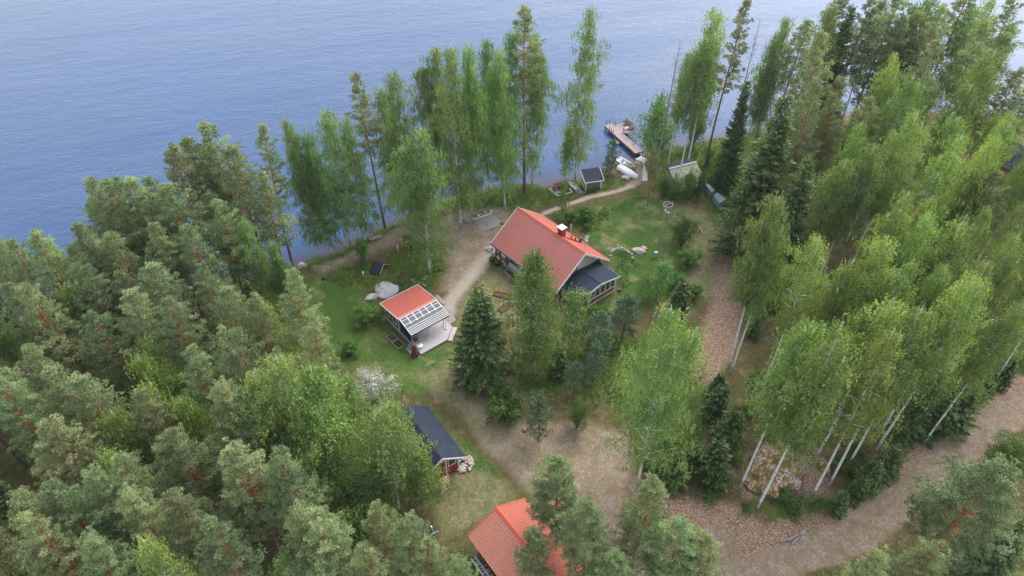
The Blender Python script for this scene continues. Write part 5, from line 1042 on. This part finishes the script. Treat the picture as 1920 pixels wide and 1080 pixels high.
for i, (q, l) in enumerate([([(975,640),(1060,655),(1160,760),(1100,800)], 'green wooden crate bin nearer the old shed, with metal lid'), ([(1130,840),(1200,800),(1365,920),(1240,1000)], 'larger green wooden crate bin beside the dark spruce')]):
    c0 = np.mean([W(*Z22(*p)) for p in q], 0); pts = wpoly(Z22, q, c0); t = empty('compost_bin', (*c0, GZ), 0, l, 'bin', 'green crate bins'); b = MB(); b.prism(pts, 0, .95); b.build('box', M['crate_green'], t)
    n_ = 9; b = MB(); a, d_, e_, f2 = [Vector((*p, 0)) for p in (pts[0], pts[1], pts[2], pts[3])]
    for k in range(n_): u = (k+.2)/n_; v2 = (k+.75)/n_; b.prism([tuple((a+(f2-a)*u)[:2]), tuple((d_+(e_-d_)*u)[:2]), tuple((d_+(e_-d_)*v2)[:2]), tuple((a+(f2-a)*v2)[:2])], .955, 1.02)
    b.build('lid', M['galv'], t)
# far right: neighbour's cottage and craft
x, y = W(1930, 345); t = empty('neighbour_cottage', (x, y, GZ), R_(25), 'ochre-brown neighbour cottage glimpsed between trunks at the right edge', 'cottage'); b = MB(); vprism(b, [(-3,0),(3,0),(3,2.5),(0,4.4),(-3,2.5)], 0, 8); b.build('wall', simple('ochre', (.42,.21,.06), (.36,.17,.05)), t)
for s in (-1, 1): b = MB(); vprism(b, [(s*3.5,2.1),(s*3.5,2.22),(s*.003,4.62),(s*.003,4.5)], -.5, 8.5); b.build('roof', M['felt'], t)
window(t, (-1.4,0,1.5), .9, 1.1, 0, .07, out=-1); window(t, (1.4,0,1.5), .9, 1.1, 0, .07, out=-1); b = MB(); b.box(-2.8,-2.6,.05,2.8,-.08,.25); b.build('terrace', M['deck'], t)
x, y = W(1888, 619); t = empty('small_boat', (x, y, GZ), R_(-30), 'white and turquoise small boat among trunks near the right edge', 'boat'); o_ = boat_mesh(1).build('hull', M['boat_white'], t, True); b = MB(); b.box(-1.2,-.6,.5,-.2,.6,.56); b.build('cover', M['blue'], t)
x, y = W(1843, 372); t = empty('covered_trailer', (x, y, GZ), R_(15), 'trailer under pale blue-white tarpaulin behind the right woods', 'trailer'); b = MB(); b.rock((0,0,.9),1.5,.9,.5,5,16,8,.4); b.build('tarpaulin', simple('pale_tarp', (.5,.62,.7), (.4,.52,.6), 2), t); b = MB(); b.box(-1.5,-.8,.35,1.5,.8,.75); b.bar((1.5,0,.45),(2.4,0,.45),.08,.08); b.build('bed', M['grey_metal'], t)
for s in (-1, 1): b = MB(); b.tube((0,s*.82,.3),(0,s*.95,.3),.3,.3,14); b.build('wheel', M['dark_metal'], t)
# ---------------------------------------------------------------- ground cover
def scatter(n, seed, rect=(-62, 24, 62, 106)):
    r = np.random.default_rng(seed); X = r.uniform(rect[0], rect[2], n); Y = r.uniform(rect[1], rect[3], n)
    zz = Y*math.cos(PITCH)-(GZ-HC)*math.sin(PITCH); px = 960+F*X/zz; k = (px > -60) & (px < 1980) & (shore_d(X, Y) > .6)
    X, Y = X[k], Y[k]; return r, X, Y, masks(X, Y)
def pnoise(X, Y, s, seed):
    r = np.random.default_rng(seed); z = np.zeros(X.shape)
    for i in range(7): a = r.uniform(0, 6.28); k = s*r.uniform(.5, 2.2); z += np.sin((X*math.cos(a)+Y*math.sin(a))*k+r.uniform(0, 6.28))/7**.5
    return z
HF = [[(-4.6,0),(4.6,0),(4.6,12.2),(-4.6,12.2)]]
def clear(X, Y):
    k = np.ones(X.shape, bool)
    for (ox, oy, an, x0_, y0_, x1_, y1_) in ((8.73,65.31,40.8,-4.0,-2.6,4.,12.2),(8.73,65.31,40.8,-4.4,-1.,-2.5,1.),(-12.8,57.4,39,-.7,-4.2,5.6,4.),(-4.36,39.1,34.5,-5,.9,-.2,7.2),(-1.33,33.1,36,-2.6,-9.5,2.8,-.4),(10.85,87.15,21,0,0,2.3,1.8),(20.4,99.1,24,-1,-4,1,1)):
        c, s = math.cos(R_(an)), math.sin(R_(an)); u = (X-ox)*c+(Y-oy)*s; v = -(X-ox)*s+(Y-oy)*c; k &= ~((u > x0_) & (u < x1_) & (v > y0_) & (v < y1_))
    return k
# low leafy undergrowth
r, X, Y, mk = scatter(210000, 21); n_ = pnoise(X, Y, .9, 4); n2_ = pnoise(X, Y, 3.2, 8)
base = np.clip(mk['wild'], 0, 1)*1.25+.16-1.5*mk['path']-1.2*mk['sand']-.9*mk['litter']-.9*mk['lawn']*(1-mk['wild'])-.5*mk['dry']
k = (base+.35*n_+.25*n2_ > .55+r.uniform(-.15, .25, len(X))) & clear(X, Y); X, Y, n_ = X[k], Y[k], n_[k]
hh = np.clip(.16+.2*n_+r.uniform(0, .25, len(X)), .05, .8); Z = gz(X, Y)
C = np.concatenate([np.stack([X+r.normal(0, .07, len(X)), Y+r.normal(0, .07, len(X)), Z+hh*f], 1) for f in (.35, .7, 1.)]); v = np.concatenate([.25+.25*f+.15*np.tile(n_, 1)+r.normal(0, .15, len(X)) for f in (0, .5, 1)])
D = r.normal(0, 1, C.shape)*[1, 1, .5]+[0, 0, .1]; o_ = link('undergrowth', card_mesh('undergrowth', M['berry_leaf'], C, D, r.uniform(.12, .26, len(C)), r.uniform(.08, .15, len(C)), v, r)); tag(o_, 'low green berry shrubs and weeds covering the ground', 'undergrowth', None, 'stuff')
# grass tufts on the lawns and dry meadow
r, X, Y, mk = scatter(330000, 22); n_ = pnoise(X, Y, 1.3, 9)
k = ((mk['lawn']+mk['dry']*.8+.12*(1-mk['litter'])-1.3*mk['path']-mk['sand']*.95 > .25+r.uniform(0, .5, len(X)))) & clear(X, Y); X, Y, n_ = X[k], Y[k], n_[k]; dr = mk['dry'][k]
Z = gz(X, Y); n = len(X); C = np.stack([X, Y, Z+.04+.03*np.abs(n_)], 1); D = r.normal(0, .5, (n, 3))+[0, 0, .8]
gmat = NT('grass_blade', .7, .15); gmat.col(gmat.ramp(gmat.attr('v'), (0., (.035,.085,.012)), (.4, (.09,.17,.03)), (.6, (.19,.2,.07)), (1., (.42,.36,.2))))
v = np.clip(.28+.14*n_+r.normal(0, .1, n)+.38*np.clip(dr+.25*n_, 0, 1), 0, 1); o_ = link('grass', card_mesh('grass', gmat.m, C, D, r.uniform(.1, .2, n), r.uniform(.03, .06, n), v, r)); tag(o_, 'short green and yellowed grass of the yard', 'grass', None, 'stuff')
# fallen leaves
r, X, Y, mk = scatter(260000, 23); k = (mk['litter']*1.1+.22+.25*mk['sand']*(mk['litter'] > .05)-.9*mk['lawn']-.6*mk['wild']-mk['path']-1.1*mk['sand'] > r.uniform(.05, 1., len(X))) & clear(X, Y); X, Y = X[k], Y[k]; n = len(X)
C = np.stack([X, Y, gz(X, Y)+.02], 1); D = r.normal(0, 1, (n, 3))*[1, 1, .2]
lm = NT('dry_leaf', .8, .2); lm.col(lm.ramp(lm.attr('v'), (0., (.13,.07,.045)), (.35, (.28,.16,.10)), (.6, (.40,.255,.18)), (.85, (.52,.4,.32)), (1., (.62,.53,.46))))
A = norm(D); S_ = norm(np.cross(A, np.array([0, 0, 1.])+r.normal(0, .25, (n, 3)))); ll = r.uniform(.06, .115, n)[:, None]
V = np.stack([C-A*ll/2, C+S_*ll*.35, C+A*ll/2+[0, 0, .02], C-S_*ll*.35], 1).reshape(-1, 3)
o_ = link('fallen_leaves', np_mesh('fallen_leaves', V, np.arange(4*n).reshape(n, 4), lm.m, np.repeat(r.uniform(0, 1, n), 4))); tag(o_, 'pinkish-brown fallen leaves strewn over track and forest floor', 'leaves', None, 'stuff')

# ---------------------------------------------------------------- air
hz = MB(); hz.box(-400, -120, -2.6, 400, 420, 63.5)
hm = bpy.data.materials.new('haze'); hm.use_nodes = True; ht = hm.node_tree; ht.nodes.clear()
pv = ht.nodes.new('ShaderNodeVolumePrincipled'); pv.inputs['Color'].default_value = (.80,.86,.95,1); pv.inputs['Density'].default_value = .00012; pv.inputs['Anisotropy'].default_value = .2
ho = ht.nodes.new('ShaderNodeOutputMaterial'); ht.links.new(pv.outputs[0], ho.inputs['Volume'])
o_ = hz.build('haze', hm); tag(o_, 'thin pale summer haze over lake and woods', None, None, 'stuff')
